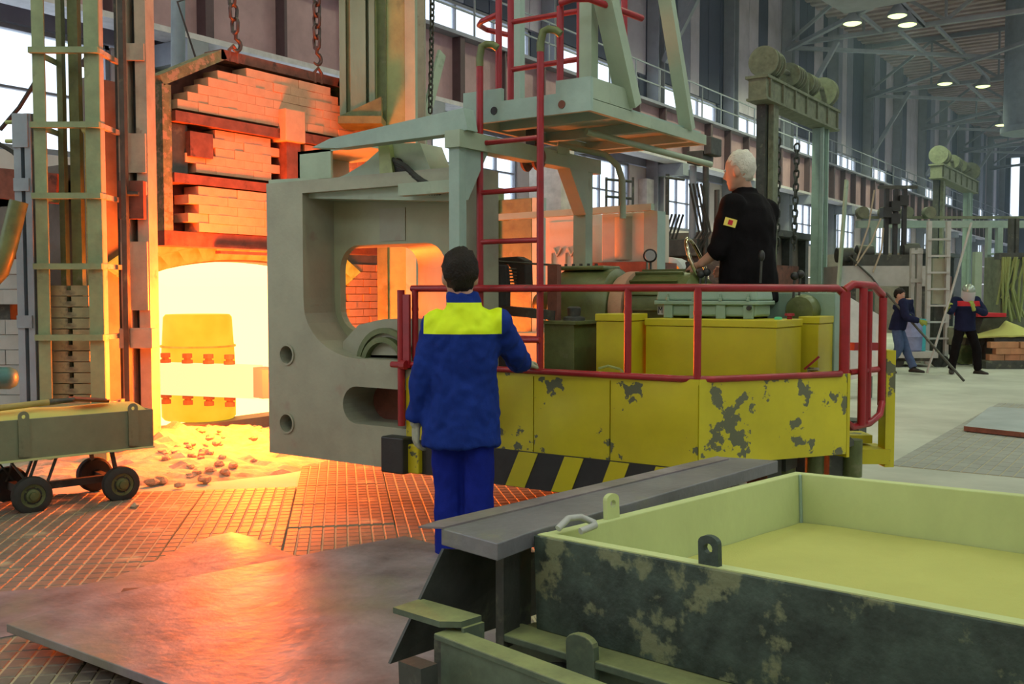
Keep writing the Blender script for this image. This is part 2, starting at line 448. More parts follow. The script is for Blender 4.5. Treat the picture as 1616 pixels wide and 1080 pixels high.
# pale buttress piers on the wall behind the manipulator
# ---- far end wall, tall blue glazing strips
g = G(); g.bb((-14.4, 94.5, 0), (16, 95, 3.0)); g.bb((-14.4, 94.5, 13), (16, 95, 14.4))
we = struct(g, 'wall_end', M_UP[1])
for i in range(20):
    x = -14.2 + i * 1.5
    g = G(); g.bb((x, 94.55, 3.0), (x + 0.8, 94.95, 13)); g.build('wall_panel', M_UP[0], we)
    g = G(); g.bb((x + 0.8, 94.7, 3.0), (x + 1.5, 94.72, 13)); g.build('pane', M_GLASS, we)

# ---- the two walls the camera turns its back to, each with a clerestory strip of daylight
g = G(); g.bb((15.7, -6, 0), (16, 95, 7.6)); g.bb((15.7, -6, 9.2), (16, 95, 14.4)); struct(g, 'wall_right', M_WALLP)
g = G(); g.bb((-14.4, -6.3, 0), (16, -6, 7.0)); g.bb((-14.4, -6.3, 9.4), (16, -6, 14.4)); struct(g, 'wall_front', M_WALLP)

# ---- roof: corrugated deck over trusses
M_ROOF = mat('pinkish_roof_deck', (0.55, 0.43, 0.42), 0.8, 0, 0.18, 1)
g = G(); g.bb((-14.4, -6, 14.2), (3.5, 95, 14.4)); g.bb((7.5, -6, 14.2), (16, 95, 14.4))   # unseen rooflight gap along the hall, added for more daylight from above
ceil = struct(g, 'ceiling', M_ROOF)
g = G()
for i in range(110):
    y = 14 + i * 0.72; g.bb((-14.2, y, 14.0), (3.4, y + 0.34, 14.2))
tag(g.build('roof_rib', M_ROOF, ceil), kind='stuff')
def truss(y, zb=11.6, zt=13.9, x0=-14.0, x1=10.0):
    g = G(); g.box(((x0 + x1) / 2, y, zb), (x1 - x0, 0.2, 0.16)); r = struct(g, 'roof_truss', M_TRUSS)
    g = G(); g.box(((x0 + x1) / 2, y, zt), (x1 - x0, 0.2, 0.2)); g.build('top_chord', M_TRUSS, r)
    n = 8; dx = (x1 - x0) / n
    for i in range(n):
        xa = x0 + i * dx
        g = G()
        if i % 2 == 0: g.bar((xa, y, zb + .08), (xa + dx, y, zt - .1), .14, .12)
        else: g.bar((xa, y, zt - .1), (xa + dx, y, zb + .08), .14, .12)
        g.build('diagonal', M_TRUSS, r)
        g = G(); g.bar((xa, y, zb + .08), (xa, y, zt - .1), .09, .09); g.build('post', M_TRUSS, r)
    return r
for k in range(1, 8): truss(4.2 + 12 * k)
for k in range(1, 7):    # flat X-bracing between the bottom chords
    y = 4.2 + 12 * k
    for xa in (-14, -2):
        g = G(); g.bar((xa, y + .12, 11.5), (xa + 12, y + 11.88, 11.5), .18, .14); r = struct(g, 'roof_brace', M_TRUSS)
        g = G(); g.bar((xa + 12, y + .12, 11.35), (xa, y + 11.88, 11.35), .18, .14); g.build('cross_bar', M_TRUSS, r)
    g = G(); g.bar((-13.7, y, 8.6), (-12.0, y, 11.45), .18, .18); struct(g, 'knee_brace', M_TRUSS)

# ---- crane runway girder and its walkway rail
GX = -13.25
gird = thing('crane_girder', 'long maroon crane runway girder with dark stiffeners along the window wall', 'girder', (GX, 40, 5.5))
g = G(); g.bb((GX - .02, -4, 5.55), (GX + .02, 94, 6.95)); g.build('web', M_MAROON, gird)
g = G(); g.bb((GX - .28, -4, 5.46), (GX + .28, 94, 5.55)); g.build('bottom_flange', mat('lit_flange_tone', (0.62, 0.58, 0.60), 0.5), gird)  # pale colour stands in for light caught along the lower flange
g = G(); g.bb((GX - .28, -4, 6.95), (GX + .28, 94, 7.03)); g.build('top_flange', M_UP[1], gird)
g = G(); g.bb((GX - .2, -4, 5.552), (GX + .2, -3.97, 6.948)); g.f = g.f
M_STIF = mat('dark_maroon_stiffener', (0.10, 0.06, 0.07), 0.6)
for i in range(58):
    g = G(); y = -2.8 + i * 1.65; w = 0.06 if i % 4 else 0.16
    g.bb((GX + .02, y, 5.56), (GX + .24, y + w, 6.94)); g.build('stiffener', M_STIF, gird)
for i in range(16):
    g = G(); y = 4.2 + 6 * i; g.bb((GX - .6, y - .2, 5.1), (GX + .3, y + .2, 5.45)); g.build('bracket', M_TRUSS, gird)
rail = thing('walkway_railing', 'thin grey handrail of the walkway on top of the crane girder', 'railing', (GX, 40, 7.03))
for z in (7.5, 8.0):
    g = G(); g.bar((GX + .24, -3, z), (GX + .24, 93, z), .035, .035); g.build('handrail', M_TRUSS, rail)
for i in range(64):
    g = G(); y = -2 + i * 1.5; g.bar((GX + .24, y, 7.03), (GX + .24, y, 8.0), .035, .035); g.build('post', M_TRUSS, rail)

# ---- high-bay lamps (six in view, the rows go on overhead)
M_LAMP = glow('lit_lamp_glass', (0.80, 1.0, 0.38), 2.4)
def bay_lamp(p, lab):
    t = thing('high_bay_lamp', lab, 'lamp', p, 'high-bay hall lamps')
    g = G(); g.lathe(p, (0, 0, 1), [(0.02, .33), (0.05, .335), (.16, .30), (.28, .2), (.42, .11), (.5, .1)], 18); g.build('shade', M_TRUSS, t, 40)
    g = G(); g.lathe(p, (0, 0, 1), [(-.05, .05), (-.035, .2), (0.015, .31)], 18); g.build('lens', M_LAMP, t, 60)
    g = G(); g.tube([p + Vector((0, 0, .5)), p + Vector((0, 0, 11.53 - p.z))], .02, 6); g.build('rod', M_TRUSS, t)
def lamp_light(p, e=1.0):
    l = bpy.data.lights.new('lamp_light', 'SPOT'); l.energy = LAMP_W * e; l.color = LAMP_C; l.shadow_soft_size = 0.33; l.spot_size = math.radians(150); l.spot_blend = 0.6
    o = bpy.data.objects.new('lamp_light', l); COL.objects.link(o); o.location = p - Vector((0, 0, .14))
LP = [(1345, 38, 'leftmost hall lamp of the nearest lit trio under the roof'), (1416, 26, 'topmost hall lamp of the nearest lit trio'), (1432, 40, 'rightmost hall lamp of the nearest lit trio, below the topmost'),
      (1491, 133, 'left hall lamp of the middle lit pair'), (1551, 137, 'right hall lamp of the middle lit pair'), (1580, 198, 'farthest single hall lamp beside the round duct')]
for px, py, lab in LP:
    p = V(px, py, z=11.0); ya = 4.2 + 12 * math.floor((p.y - 4.2) / 12)
    g = G(); g.bb((p.x - .05, ya, 11.52), (p.x + .05, ya + 12, 11.66)); struct(g, 'lamp_runner', M_TRUSS)
    bay_lamp(p, lab); lamp_light(p, 2.6)
for y in (-2.5, 4, 10.5, 17, 23.5, 30):
    for x in (-9.0, -2.0, 5.0):
        lamp_light(Vector((x, y, 11.0)), 2.9 if y > 20 and x < -5 else 1.0)
for y in (40, 52, 64):
    lamp_light(Vector((0, y, 11.0)), 2.4)

# ---- big round duct and the hood under the roof
p = V(1632, 205, t=42)
duct = thing('exhaust_duct', 'wide round grey exhaust duct hanging from the roof at the right edge', 'duct', p)
g = G(); g.lathe(p, (0, 0, 1), [(0, 1.12), (0.5, 1.2), (13.9 - p.z, 1.2)], 32); g.build('pipe', M_BLUEG, duct, 40)
g = G(); g.lathe(p, (0, 0, 1), [(-.12, 1.3), (0.12, 1.3)], 32); g.build('flange', M_BLUEG, duct, 40)
q = [V(1295, 0, z=9.2), V(1333, 22, z=9.2), V(1450, 0, z=9.2)]; q.append(q[0] + q[2] - q[1]); c = sum(q, Vector()) / 4
g = G(); g.loft([q, [a + Vector((0, 0, .25)) for a in q], [c + (a - c) * .35 + Vector((0, 0, 1.6)) for a in q], [c + (a - c) * .3 + Vector((0, 0, 4.7)) for a in q]])
single(g, 'extraction_hood', M_TRUSS, 'dark square extraction hood hanging above the nearest lit lamps', 'hood')

# ============================================================ FURNACE
FX = -8.6
M_FSHELL = mat('furnace_steel_shell', (0.20, 0.17, 0.14), 0.7, 0.3, 0.25, 3, spot=((0.3, 0.16, 0.09), 0.6, 3, 0.15))
M_HOT = glow('incandescent_lining', GLOW_C, GLOW)
M_HOT2 = glow('hot_yellow_brick', (1.0, 0.48, 0.05), 0.95, 0.35, 6, (0.85, 0.25, 0.012))
M_INGOT = glow('hot_yellow_ingot', (1.0, 0.62, 0.03), 0.95, 0.2, 3, (0.95, 0.50, 0.015))
furn = thing('heating_furnace', 'glowing brick heating furnace with a white-hot open mouth', 'furnace', (FX - 2, 7.5, 0))
Y0, Y1, ZS, ZC = 5.95, 8.85, 1.48, 1.86
def arch_pts(n=14):
    pts = []
    for k in range(n + 1):
        y = Y0 + (Y1 - Y0) * k / n; u = (y - (Y0 + Y1) / 2) / ((Y1 - Y0) / 2)
        pts.append((y, ZS + (ZC - ZS) * math.sqrt(max(0, 1 - u * u * .92)) ))
    return pts
ap = arch_pts()
# front wall with the arched mouth
outer = [(5.55, 0), (9.75, 0), (9.75, 3.55), (5.55, 3.55)]
hole = [(Y0, .12)] + ap + [(Y1, .12)]
g = sheet([outer, hole], lambda u, v: (FX - .35, u, v), (.3, 0, 0)); g.build('front_plate', M_FSHELL, furn)
# brick arch ring, each voussoir a piece, and jamb bricks
for i in range(len(ap) - 1):
    (ya, za), (yb, zb) = ap[i], ap[i + 1]
    ma = Vector((0, ya - 7.4, za - .7)).normalized(); mb = Vector((0, yb - 7.4, zb - .7)).normalized()
    for r in range(2):
        a, b = Vector((FX - .3, ya, za)) + ma * (.02 + r * .17), Vector((FX - .3, yb, zb)) + mb * (.02 + r * .17)
        e = (b - a) * .02
        g = G(); g.prism([a + e, b - e, b - e + mb * .16, a + e + ma * .16], (.34 + rw.uniform(-.01, .015), 0, 0)); g.build('arch_brick', M_HOT2, furn)
bm_ = G(); bm_.box((0, 0, 0), (.30, .24, .085)); bme = bm_.mesh('jamb_brick')
bme2 = bme.copy()
for r in range(20):
    for c in range(4):
        z = .06 + r * .093; y = Y1 + .13 + c * .25 + (.12 if r % 2 else 0)
        if y < 9.75: piece(bme, 'jamb_brick', M_BRICK, (FX - .15 + rw.uniform(-.012, .012), y, z), furn)
    for c in range(2):
        y = Y0 - .13 - c * .25 - (.05 if r % 2 else 0)
        if z < 0: piece(bme, 'jamb_brick', M_BRICK, (FX - .15 + rw.uniform(-.012, .012), y, z), furn)
# chamber lining
xb = -12.0
g = G(); g.bb((xb - .1, Y0 - .1, 0), (xb, Y1 + .1, 2.4)); g.build('back_lining', M_HOT, furn)
g = G(); g.bb((xb, Y0 - .12, .05), (FX - .36, Y0 - .02, 2.1)); g.build('side_lining', M_HOT, furn)
g = G(); g.bb((xb, Y1 + .02, .05), (FX - .36, Y1 + .12, 2.1)); g.build('side_lining', M_HOT, furn)
g = G(); g.loft([[Vector((x, y, z + .02)) for y, z in ap] + [Vector((x, y, z + .14)) for y, z in reversed(ap)] for x in (xb, FX - .36)]); g.build('roof_lining', M_HOT, furn)
g = G(); g.bb((xb, Y0 - .1, 0), (FX - .36, Y1 + .1, .1)); g.build('hearth', M_HOT, furn)
g = G(); g.bb((xb - .6, 5.5, 0), (xb - .15, 9.8, 2.75)); g.bb((xb - .6, 5.5, 2.4), (FX - .4, 9.8, 2.75)); g.bb((xb - .6, 5.5, 0), (FX - .4, 5.75, 2.6)); g.bb((xb - .6, 9.3, 0), (FX - .4, 9.8, 2.6)); g.build('shell', M_FSHELL, furn)
# hot ring ingot standing in the mouth
ic = RF(-.3157 * 11.05, 11.05, .12)
ing = thing('ring_ingot', 'yellow-hot round ingot standing in the furnace mouth behind the bolted grip bar', 'ingot', ic)
g = G(); g.lathe(ic, (0, 0, 1), [(0.0, .37), (.03, .395), (.55, .40), (1.13, .365), (1.16, .34)], 40); g.build('body', M_INGOT, ing, 40)
g = G(); g.lathe(ic, (0, 0, 1), [(.80, .4045), (.82, .4045)], 40); g.build('seam_ring', M_HOT2, ing, 40)
# bolted grip bar reaching from the manipulator into the mouth
M_BARLIT = glow('emissive_furnace_lit_bar', (1.0, 0.62, 0.28), 1.5)  # emission imitates strong furnace light on the overexposed steel bar
M_SHANKLIT = glow('emissive_furnace_lit_shank', (1.0, 0.55, 0.25), 0.42)  # dimmer emission in place of furnace light on the shank
M_BOLT = glow('red_emissive_bolt', (0.9, 0.10, 0.015), 0.55)  # bolts emit a dull red
b0, b1, b2, b3 = RF(-3.95, 10.48, .625), RF(-.255 * 9.98, 9.98, .625), RF(-.2444 * 9.8, 9.8, .625), Vector((-4.9, 6.9, .68))
grip = thing('grip_bar', 'white furnace-lit bolted grip bar reaching across the furnace mouth', 'grip bar', b1)
g = G(); g.bar(b0, b1, .16, .33); g.build('jaw', M_BARLIT, grip, bevel=.01)
g = G(); g.bar(b1, b2 + Vector((0, 0, 0)), .15, .30); g.bar(b2, b3, .2, .28); g.build('shank', M_SHANKLIT, grip)
bd = (b1 - b0).normalized()
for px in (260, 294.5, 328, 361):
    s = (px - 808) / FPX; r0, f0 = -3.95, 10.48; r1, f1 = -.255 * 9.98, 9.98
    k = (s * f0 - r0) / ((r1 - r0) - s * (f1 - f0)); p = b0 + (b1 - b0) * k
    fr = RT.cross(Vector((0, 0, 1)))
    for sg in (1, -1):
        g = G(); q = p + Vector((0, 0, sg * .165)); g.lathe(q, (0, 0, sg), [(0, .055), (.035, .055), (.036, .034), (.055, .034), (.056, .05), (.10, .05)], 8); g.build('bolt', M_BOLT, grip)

# rubble in front of the sill
M_RUBB = mat('crumbled_refractory', (0.55, 0.42, 0.28), 0.95, 0, 0.3, 7, bump=0.5, bscale=30)
g = G(); N = 46; rc = V(330, 722, z=0) + Vector((-.25, .1, 0)); vs = []; fs = []
for i in range(N):
    for j in range(N):
        u, w = -1.55 + 3.1 * i / (N - 1), -1.75 + 3.5 * j / (N - 1)
        p = rc + Vector((u, w, 0))
        dd = max(0, 1 - math.hypot(u / 1.5, w / 1.7))
        h = (.26 * dd ** .8) * (.75 + .5 * mnoise.noise(p * 1.7)) + .07 * dd ** .3 * max(0, mnoise.noise(p * 7)) + .05 * (dd > .03) * abs(mnoise.noise(p * 15)) - .012
        vs.append(p + Vector((0, 0, h if dd > 0 else -.02)))
for i in range(N - 1):
    for j in range(N - 1): fs.append((i * N + j, (i + 1) * N + j, (i + 1) * N + j + 1, i * N + j + 1))
g.add(vs, fs)
tag(single(g, 'rubble_heap', M_RUBB, 'low heap of crumbled refractory rubble at the foot of the furnace mouth', 'rubble'), kind='stuff')
def lump(r, seed):
    g = G(); g.ball((0, 0, 0), 1, 9, 6); rr = random.Random(seed)
    g.v = [p * (1 + .45 * mnoise.noise(p * 1.3 + Vector((seed, 0, 0)))) * r for p in g.v]
    for p in g.v: p.z *= .7
    return g.mesh('rubble_lump')
lm = [lump(1, s) for s in range(5)]
for m in lm: m.materials.append(M_RUBB)
for i in range(70):
    a, d = rp.uniform(0, 2 * PI), math.sqrt(rp.random()); px, py = 325 + 95 * d * math.cos(a), 716 + 46 * d * math.sin(a)
    p = V(px, py, z=0); s = rp.uniform(.018, .05)
    u, w = (p - rc).x, (p - rc).y; dd = max(0, 1 - math.hypot(u / 1.5, w / 1.7))
    o = bpy.data.objects.new('rubble_lump', lm[i % 5]); COL.objects.link(o)
    o.location = p + Vector((0, 0, .20 * dd ** .8 + s * .4)); o.scale = (s, s, s); o.rotation_euler = (0, 0, rp.uniform(0, 6))
    tag(o, 'small crumbled lump of refractory lying on the rubble below the furnace mouth', 'rubble', 'refractory lumps at the furnace mouth')
for i, (px, py) in enumerate(((255, 765), (283, 772), (303, 758), (322, 764), (240, 768), (268, 757), (213, 805), (352, 752))):
    p = V(px, py, z=0); s = rp.uniform(.025, .05)
    o = bpy.data.objects.new('rubble_lump', lm[i % 5]); COL.objects.link(o); o.location = p + Vector((0, 0, s * .5 + .015)); o.scale = (s * 1.4, s, s); o.rotation_euler = (0, 0, i)
    tag(o, 'loose crumb of refractory fallen on the floor plates before the rubble heap', 'rubble', 'loose refractory crumbs on the plates')

# ---- the raised furnace door
DX = -8.1
door = thing('furnace_door', 'raised brick-lined furnace door in a chamfered steel frame', 'furnace door', (DX, 7.5, 1.98))
yl, yr, zb, zs, zt = 5.95, 9.05, 1.98, 3.52, 3.94
out = [(yl, zb), (yr, zb), (yr, zs), (yr - .75, zt), (yl + .75, zt), (yl, zs)]
g = sheet([out], lambda u, v: (DX - .30, u, v), (.08, 0, 0)); g.build('back_plate', M_RUST, door)
M_FRM = mat('scorched_green_frame', (0.17, 0.19, 0.10), 0.75, 0.2, 0.45, 9, spot=((0.33, 0.25, 0.16), 0.52, 14, 0.05), bump=0.5)
def dm(p, q, w=.10, dx=0.0, dep=.26, m=M_FRM, name='frame_bar'):
    g = G(); g.bar((DX - .12 + dx, p[0], p[1]), (DX - .12 + dx, q[0], q[1]), dep, w, up=(0, 0, 1) if abs(p[0] - q[0]) > .01 else (0, 1, 0)); return g.build(name, m, door)
dm((yl + .05, zb + .132), (yl + .05, zs - .03), .10); dm((yr - .05, zb + .132), (yr - .05, zs - .03), .10)
dm((yl, zs), (yl + .75, zt - .03)); dm((yr, zs), (yr - .75, zt - .03)); dm((yl + .7, zt - .04), (yr - .7, zt - .04), .10, m=M_RUST)
dm((yl, zb + .06), (yr, zb + .06), .14, m=M_RUST)
dm((yl + .1, 2.62), (yr - .1, 2.62), .09, .03, m=M_RUST, name='cross_rail'); dm((yl + .1, 3.20), (yr - .1, 3.20), .10, .06, m=M_RUST, name='cross_rail')
g = G(); g.bb((DX - .2, 7.42, 2.66), (DX + .1, 7.62, 3.16)); g.build('stile', M_RUST, door)
g = G(); g.bb((DX - .1, 7.36, 3.12), (DX + .16, 7.64, 3.46)); g.build('lug', M_BRICK, door, bevel=.01)
g = G(); g.bb((DX - .2, yl + .12, 2.66), (DX - .02, yl + .30, 3.14)); g.build('filler_block', M_DKSTEEL, door)
g = G(); g.bb((DX - .1, yl + .28, 2.84), (DX + .05, yl + .55, 3.08)); g.build('filler_block', M_RUST, door)
g = G(); g.tube([(DX + .14, 7.14, 1.86), (DX + .14, 7.14, 2.5)], .022, 8); g.build('pin', M_RUST, door)
g = G(); g.bar((DX + .1, 6.5, 1.92), (DX + .1, 7.7, 1.92), .08, .03); g.build('drip_bar', M_RUST, door)
db = G(); db.box((0, 0, 0), (.22, .2375, .0872)); dbm = db.mesh('lining_brick')
for (z0, n, dxo) in ((2.13, 5, .03), (2.71, 5, 0.0), (3.29, 6, .05)):
    for r in range(n):
        z = z0 + r * .089
        yy = yl + .14 + (0.12 if r % 2 else 0)
        while yy < yr - .2:
            yc = yy + .12
            ok = True
            if z > zs - .12 and (yc < yl + .2 + (z - zs + .18) * 1.75 or yc > yr - .2 - (z - zs + .18) * 1.75): ok = False
            if z0 == 2.71 and (7.36 < yc < 7.70 or (yc < yl + .33) or (yc < yl + .62 and 2.82 < z < 3.1)): ok = False
            if z0 == 2.13 and yc < yl + .3 + (.06 if r in (1, 2) else 0): ok = False
            if z > zt - .12: ok = False
            if ok: piece(dbm, 'lining_brick', M_BRICK, (DX - .11 + dxo + rw.uniform(-.006, .006), yc, z + .03), door)
            yy += .24
# ---- chains holding the door
M_CHAIN = mat('dark_chain_steel', (0.09, 0.07, 0.065), 0.5, 0.6, 0.3, 9)
def chain(name, top, bot, lab, link=.11, r=.014, w=.035, hook=True, group=None, m=M_CHAIN):
    t = thing(name, lab, 'chain', bot, group)
    top, bot = Vector(top), Vector(bot); Ln = (top - bot).length; n = max(2, int(Ln / (link * .78)))
    ms = []
    for ax in (Vector((1, 0, 0)), Vector((0, 1, 0))):
        g = G(); pts = [ax * (w * math.cos(a)) + Vector((0, 0, (link / 2 - w) * (1 if math.sin(a) >= 0 else -1) + w * math.sin(a))) for a in [2 * PI * k / 10 for k in range(10)]]
        g.tube(pts, r, 6, closed=True); ms.append(g.mesh('link', smooth=60))
    for i in range(n):
        piece(ms[i % 2], 'link', m, bot.lerp(top, (i + .5) / n), t)
    if hook:
        g = G(); q = bot
        g.tube([q + Vector((0, 0, .02)), q + Vector((0, 0, -.06))] + [q + Vector((0, .06 * math.sin(a), -.12 + .06 * math.cos(a))) for a in [k * .5 for k in range(1, 9)]], [.02] * 2 + [.022] * 5 + [.018, .014, .008], 8); g.build('hook', m, t, 60)
    return t
chain('hoist_chain', V(358, -80, x=DX + .05), V(372, 52, x=DX + .05), 'left rusty chain with hook holding up the furnace door', .15, .018, .045)
chain('hoist_chain', V(500, -80, x=DX + .05), V(500, 76, x=DX + .05), 'right rusty chain with hook above the furnace door', .15, .018, .045)
g = G()
for px, py in ((362, 88), (497, 122)):
    p = V(px, py, x=DX); g.tube([p + Vector((0, 0, -.06)), p + Vector((0, .0, .06)), p + Vector((0, .05, .11)), p + Vector((0, .1, .06)), p + Vector((0, .1, -.06))], .018, 8)
g.build('lifting_eye', M_RUST, door, 50)
# thin cables over the door
g = G(); g.tube([V(345, -20, x=-8.9), V(280, 3, x=-9), V(310, 95, x=-9)], .012, 6); single(g, 'sling_cable', M_CHAIN, 'thin black sling cable hanging left of the furnace door chain', 'cable')
g = G(); g.tube([V(281, -20, x=-9.2), V(281, 110, x=-9.2)], .075, 12)
single(g, 'conduit_pipe', M_BLUEG, 'vertical grey-blue conduit pipe rising behind the top left of the furnace door', 'pipe', smooth=50)

# ---- door guide posts either side of the mouth
M_POST = mat('cream_grey_post_paint', (0.42, 0.36, 0.27), 0.6, 0.05, 0.18, 4, spot=((0.22, 0.15, 0.10), 0.62, 5, 0.1), bump=0.15)
def guide_post(y, lab, zt=8.0):
    x = -7.95
    t = thing('door_guide_post', lab, 'guide post', (x, y, 0))
    a, b = Vector((.824, .566, 0)), Vector((-.566, .824, 0))
    def bx(u0, u1, w0, w1, z0, z1, m, nm='flange', bev=0):
        g = G(); c = Vector((x, y, 0)) + a * ((u0 + u1) / 2) + b * ((w0 + w1) / 2); c.z = (z0 + z1) / 2
        g.box(c, (u1 - u0, w1 - w0, z1 - z0), (a, b, Vector((0, 0, 1)))); return g.build(nm, m, t, bevel=bev)
    bx(-.13, -.035, 0, .22, 0, zt, M_POST); bx(.03, .13, 0, .22, 0, zt, M_POST); bx(-.035, .03, .12, .2, 0, zt, M_DKSTEEL, 'web')
    bx(-.16, -.13, .02, .30, 0, zt, M_DKSTEEL, 'side_plate')
    for z0, z1 in ((.0, .22), (1.36, 1.98), (2.40, 2.52), (2.60, 2.95), (3.6, 3.75)): bx(-.12, .12, -.03, 0, z0, z1, M_POST, 'cover_plate')
    bx(-.10, .20, -.16, -.03, 1.02, 1.20, M_POST, 'clamp_block', .008); bx(-.02, .1, -.2, -.16, .42, .5, M_DKSTEEL, 'stop')
    bx(-.10, .12, -.10, -.03, 2.18, 2.52, M_RUST, 'latch_plate'); g = G(); p = Vector((x, y, 2.4)) - b * .15; g.tube([p - a * .04, p + a * .1], .02, 6); g.build('latch_pin', M_DKSTEEL, t)
guide_post(5.53, 'left cream door guide post with a clamp block beside the furnace mouth')
guide_post(9.45, 'right cream door guide post seen through the opening of the manipulator cheek')
# hoist column right of the door
M_COLG = mat('mossy_column_paint', (0.30, 0.36, 0.13), 0.35, 0.1, 0.2, 3, spot=((0.12, 0.16, 0.06), 0.58, 3, 0.15))
cx, cy = -7.6, 8.95
hc = thing('hoist_column', 'tall twin green hoist column beside the right edge of the furnace door', 'column', (cx, cy, 0))
def cb(px0, px1, t0, dep, z0, z1, m, nm):
    r0, r1 = (px0 - 808) / FPX * t0, (px1 - 808) / FPX * t0
    g = G(); g.box(RF((r0 + r1) / 2, t0 + dep / 2, (z0 + z1) / 2), (r1 - r0, dep, z1 - z0), (RT, FH, Vector((0, 0, 1)))); return g.build(nm, m, hc)
cb(598, 641, 11.5, .35, 0, 9, M_COLG, 'post'); cb(596, 612, 11.45, .05, 0, 9, M_OLIVE, 'flange'); cb(641, 657, 11.48, .3, 0, 9, M_SAGE, 'flange')
M_SHINY = mat('glossy_green_guide', (0.16, 0.19, 0.11), 0.22, 0.6, 0.2, 2, stretch=(1, 1, .2))
cb(539, 596, 11.3, .06, 3.45, 9, M_COLG, 'guide_back'); cb(539, 549, 11.2, .1, 3.45, 9, M_SHINY, 'guide_rib'); cb(556, 580, 11.14, .16, 3.45, 9, M_SHINY, 'guide_beam'); cb(585, 594, 11.2, .1, 3.45, 9, M_SHINY, 'guide_rib')
cb(536, 604, 11.05, .5, 3.38, 3.46, M_OLIVE, 'shelf')
g = G(); r = RF((536 - 808) / FPX * 11.1, 11.1, 3.46); q = RF((604 - 808) / FPX * 11.1, 11.1, 3.46)
g.prism([r, q, q + Vector((0, 0, .22))], FH * .1); g.build('gusset', M_OLIVE, hc)

# ============================================================ CHARGING MANIPULATOR
YS = 4.82
def X(px, py=540, y=None): return V(px, py, y=YS if y is None else y).x
def Z(px, py, y=None): return V(px, py, y=YS if y is None else y).z
zr, zsk, zst = Z(790, 583), Z(900, 720), Z(845, 772)
zdeck = 0.63
man = thing('charging_manipulator', 'big yellow and stone-green furnace charging manipulator with striped skirt and C-shaped cheek', 'manipulator', (-3.6, 6.2, 0.0))
# --- near cheek
zb0 = Z(424, 714)
T = 0.36
xl, xr = X(424, 600), X(733, 600)
tz = Z(478, 285)
op = [(X(478, 400), Z(478, 305)), (X(478, 400), Z(478, 470))]
c0x, c0z = X(478, 400), Z(560, 566)
R = abs(X(566, 560) - c0x); Rz = Z(478, 478) - c0z
for k in range(1, 9):
    a = PI / 2 * k / 8; op.append((c0x + R * (1 - math.cos(a)), c0z + Rz * (1 - math.sin(a))))
op += [(xr - .05, c0z), (xr - .05, Z(478, 305))]
s0, s1, sx = Z(600, 673), Z(600, 613), X(541, 640)
sr = (s1 - s0) / 2
slot = [(sx + sr - sr * 1.0 * math.sin(a), (s0 + s1) / 2 + sr * math.cos(a)) for a in [PI * k / 12 for k in range(13)]] + [(xr - .06, s0), (xr - .06, s1)]
holes = []
for py in (560, 668):
    hx, hz = X(453, py), Z(453, py); holes.append((hx, hz))
circ = lambda c, r, n=20: [(c[0] + r * math.cos(2 * PI * k / n), c[1] + r * math.sin(2 * PI * k / n)) for k in range(n)]
outl = [(xl, zb0), (xr, zb0), (xr, tz), (xl, tz)]
g = sheet([outl, op, slot, circ(holes[0], .062), circ(holes[1], .062)], lambda u, v: (u, YS, v), (0, T, 0))
g.build('cheek', M_CHEEK, man)
for h in holes:
    g = G(); g.ring((h[0], YS + .002, h[1]), (0, -1, 0), [(0, .062), (0, .075), (.012, .075), (.012, .062)], 24); g.build('bush', M_CHEEK, man, 40)
    g = G(); g.lathe((h[0], YS + .2, h[1]), (0, 1, 0), [(0, .0615), (.05, .0615)], 20); g.build('hole_bottom', M_DKSTEEL, man)
# recessed web with its rounded window
yw = YS + T - .06
wu0, wu1 = X(537, 450, yw), X(704, 450, yw); wv0, wv1 = Z(560, 523, yw), Z(600, 386, yw)
g = sheet([[(c0x - .05, c0z - .03), (xr - .03, c0z - .03), (xr - .03, Z(478, 303)), (c0x - .05, Z(478, 303))], rrect(wu0, wv0, wu1, wv1, .17, 7)], lambda u, v: (u, yw, v), (0, .055, 0))
g.build('web', mat('sage_web_paint', (0.33, 0.36, 0.22), 0.5, 0, 0.14, 2.5, spot=((0.27, 0.20, 0.15), 0.62, 2.5, 0.2), bump=0.1), man)
# flared collar behind the window: its right and top flanks catch the furnace light
yk_ = YS + T + .28
k0, k1, k2, k3 = X(537, 450, yk_), X(660, 450, yk_), Z(600, 519, yk_), Z(600, 391, yk_)
ra, rb_ = rrect(wu0, wv0, wu1, wv1, .17, 7), rrect(k0, k2, k1, k3, .15, 7)
g = G(); g.loft([[Vector((u, yw + .055, v)) for u, v in ra], [Vector((u, yk_, v)) for u, v in rb_]], cap=False); g.loft([[Vector((u, yk_, v)) for u, v in rb_], [Vector((u + .03 * (1 if u > (k0 + k1) / 2 else -1), yk_ + .01, v + .03 * (1 if v > (k2 + k3) / 2 else -1))) for u, v in rb_]], cap=False)
g.build('window_collar', M_CHEEK, man, 50)
g = G(); g.bb((c0x - .002, YS + .01, Z(478, 483)), (c0x + .006, yw, Z(478, 481))); g.build('weld_bead', M_CHEEK, man)
g = G(); g.bb((X(600, 350, yw), yw - .006, Z(600, 381, yw)), (X(640, 350, yw), yw, Z(600, 330, yw))); g.build('seam_plate', M_CHEEK, man)
# curved bottom corner of the recess
ri = [(c0x + R * (1 - math.cos(PI / 2 * k / 8)), c0z + Rz * (1 - math.sin(PI / 2 * k / 8))) for k in range(9)]
# slot: back plate and dark red drum inside
g = G(); g.bb((sx - .1, YS + .30, s0 - .08), (xr, YS + .35, s1 + .05)); g.build('slot_back', M_RUST, man)
g = G(); g.lathe((X(640, 640) + .12, YS + .12, (s0 + s1) / 2), (0, 1, 0), [(0, .2), (.15, .2)], 28); g.build('drum', M_RUST, man, 40)
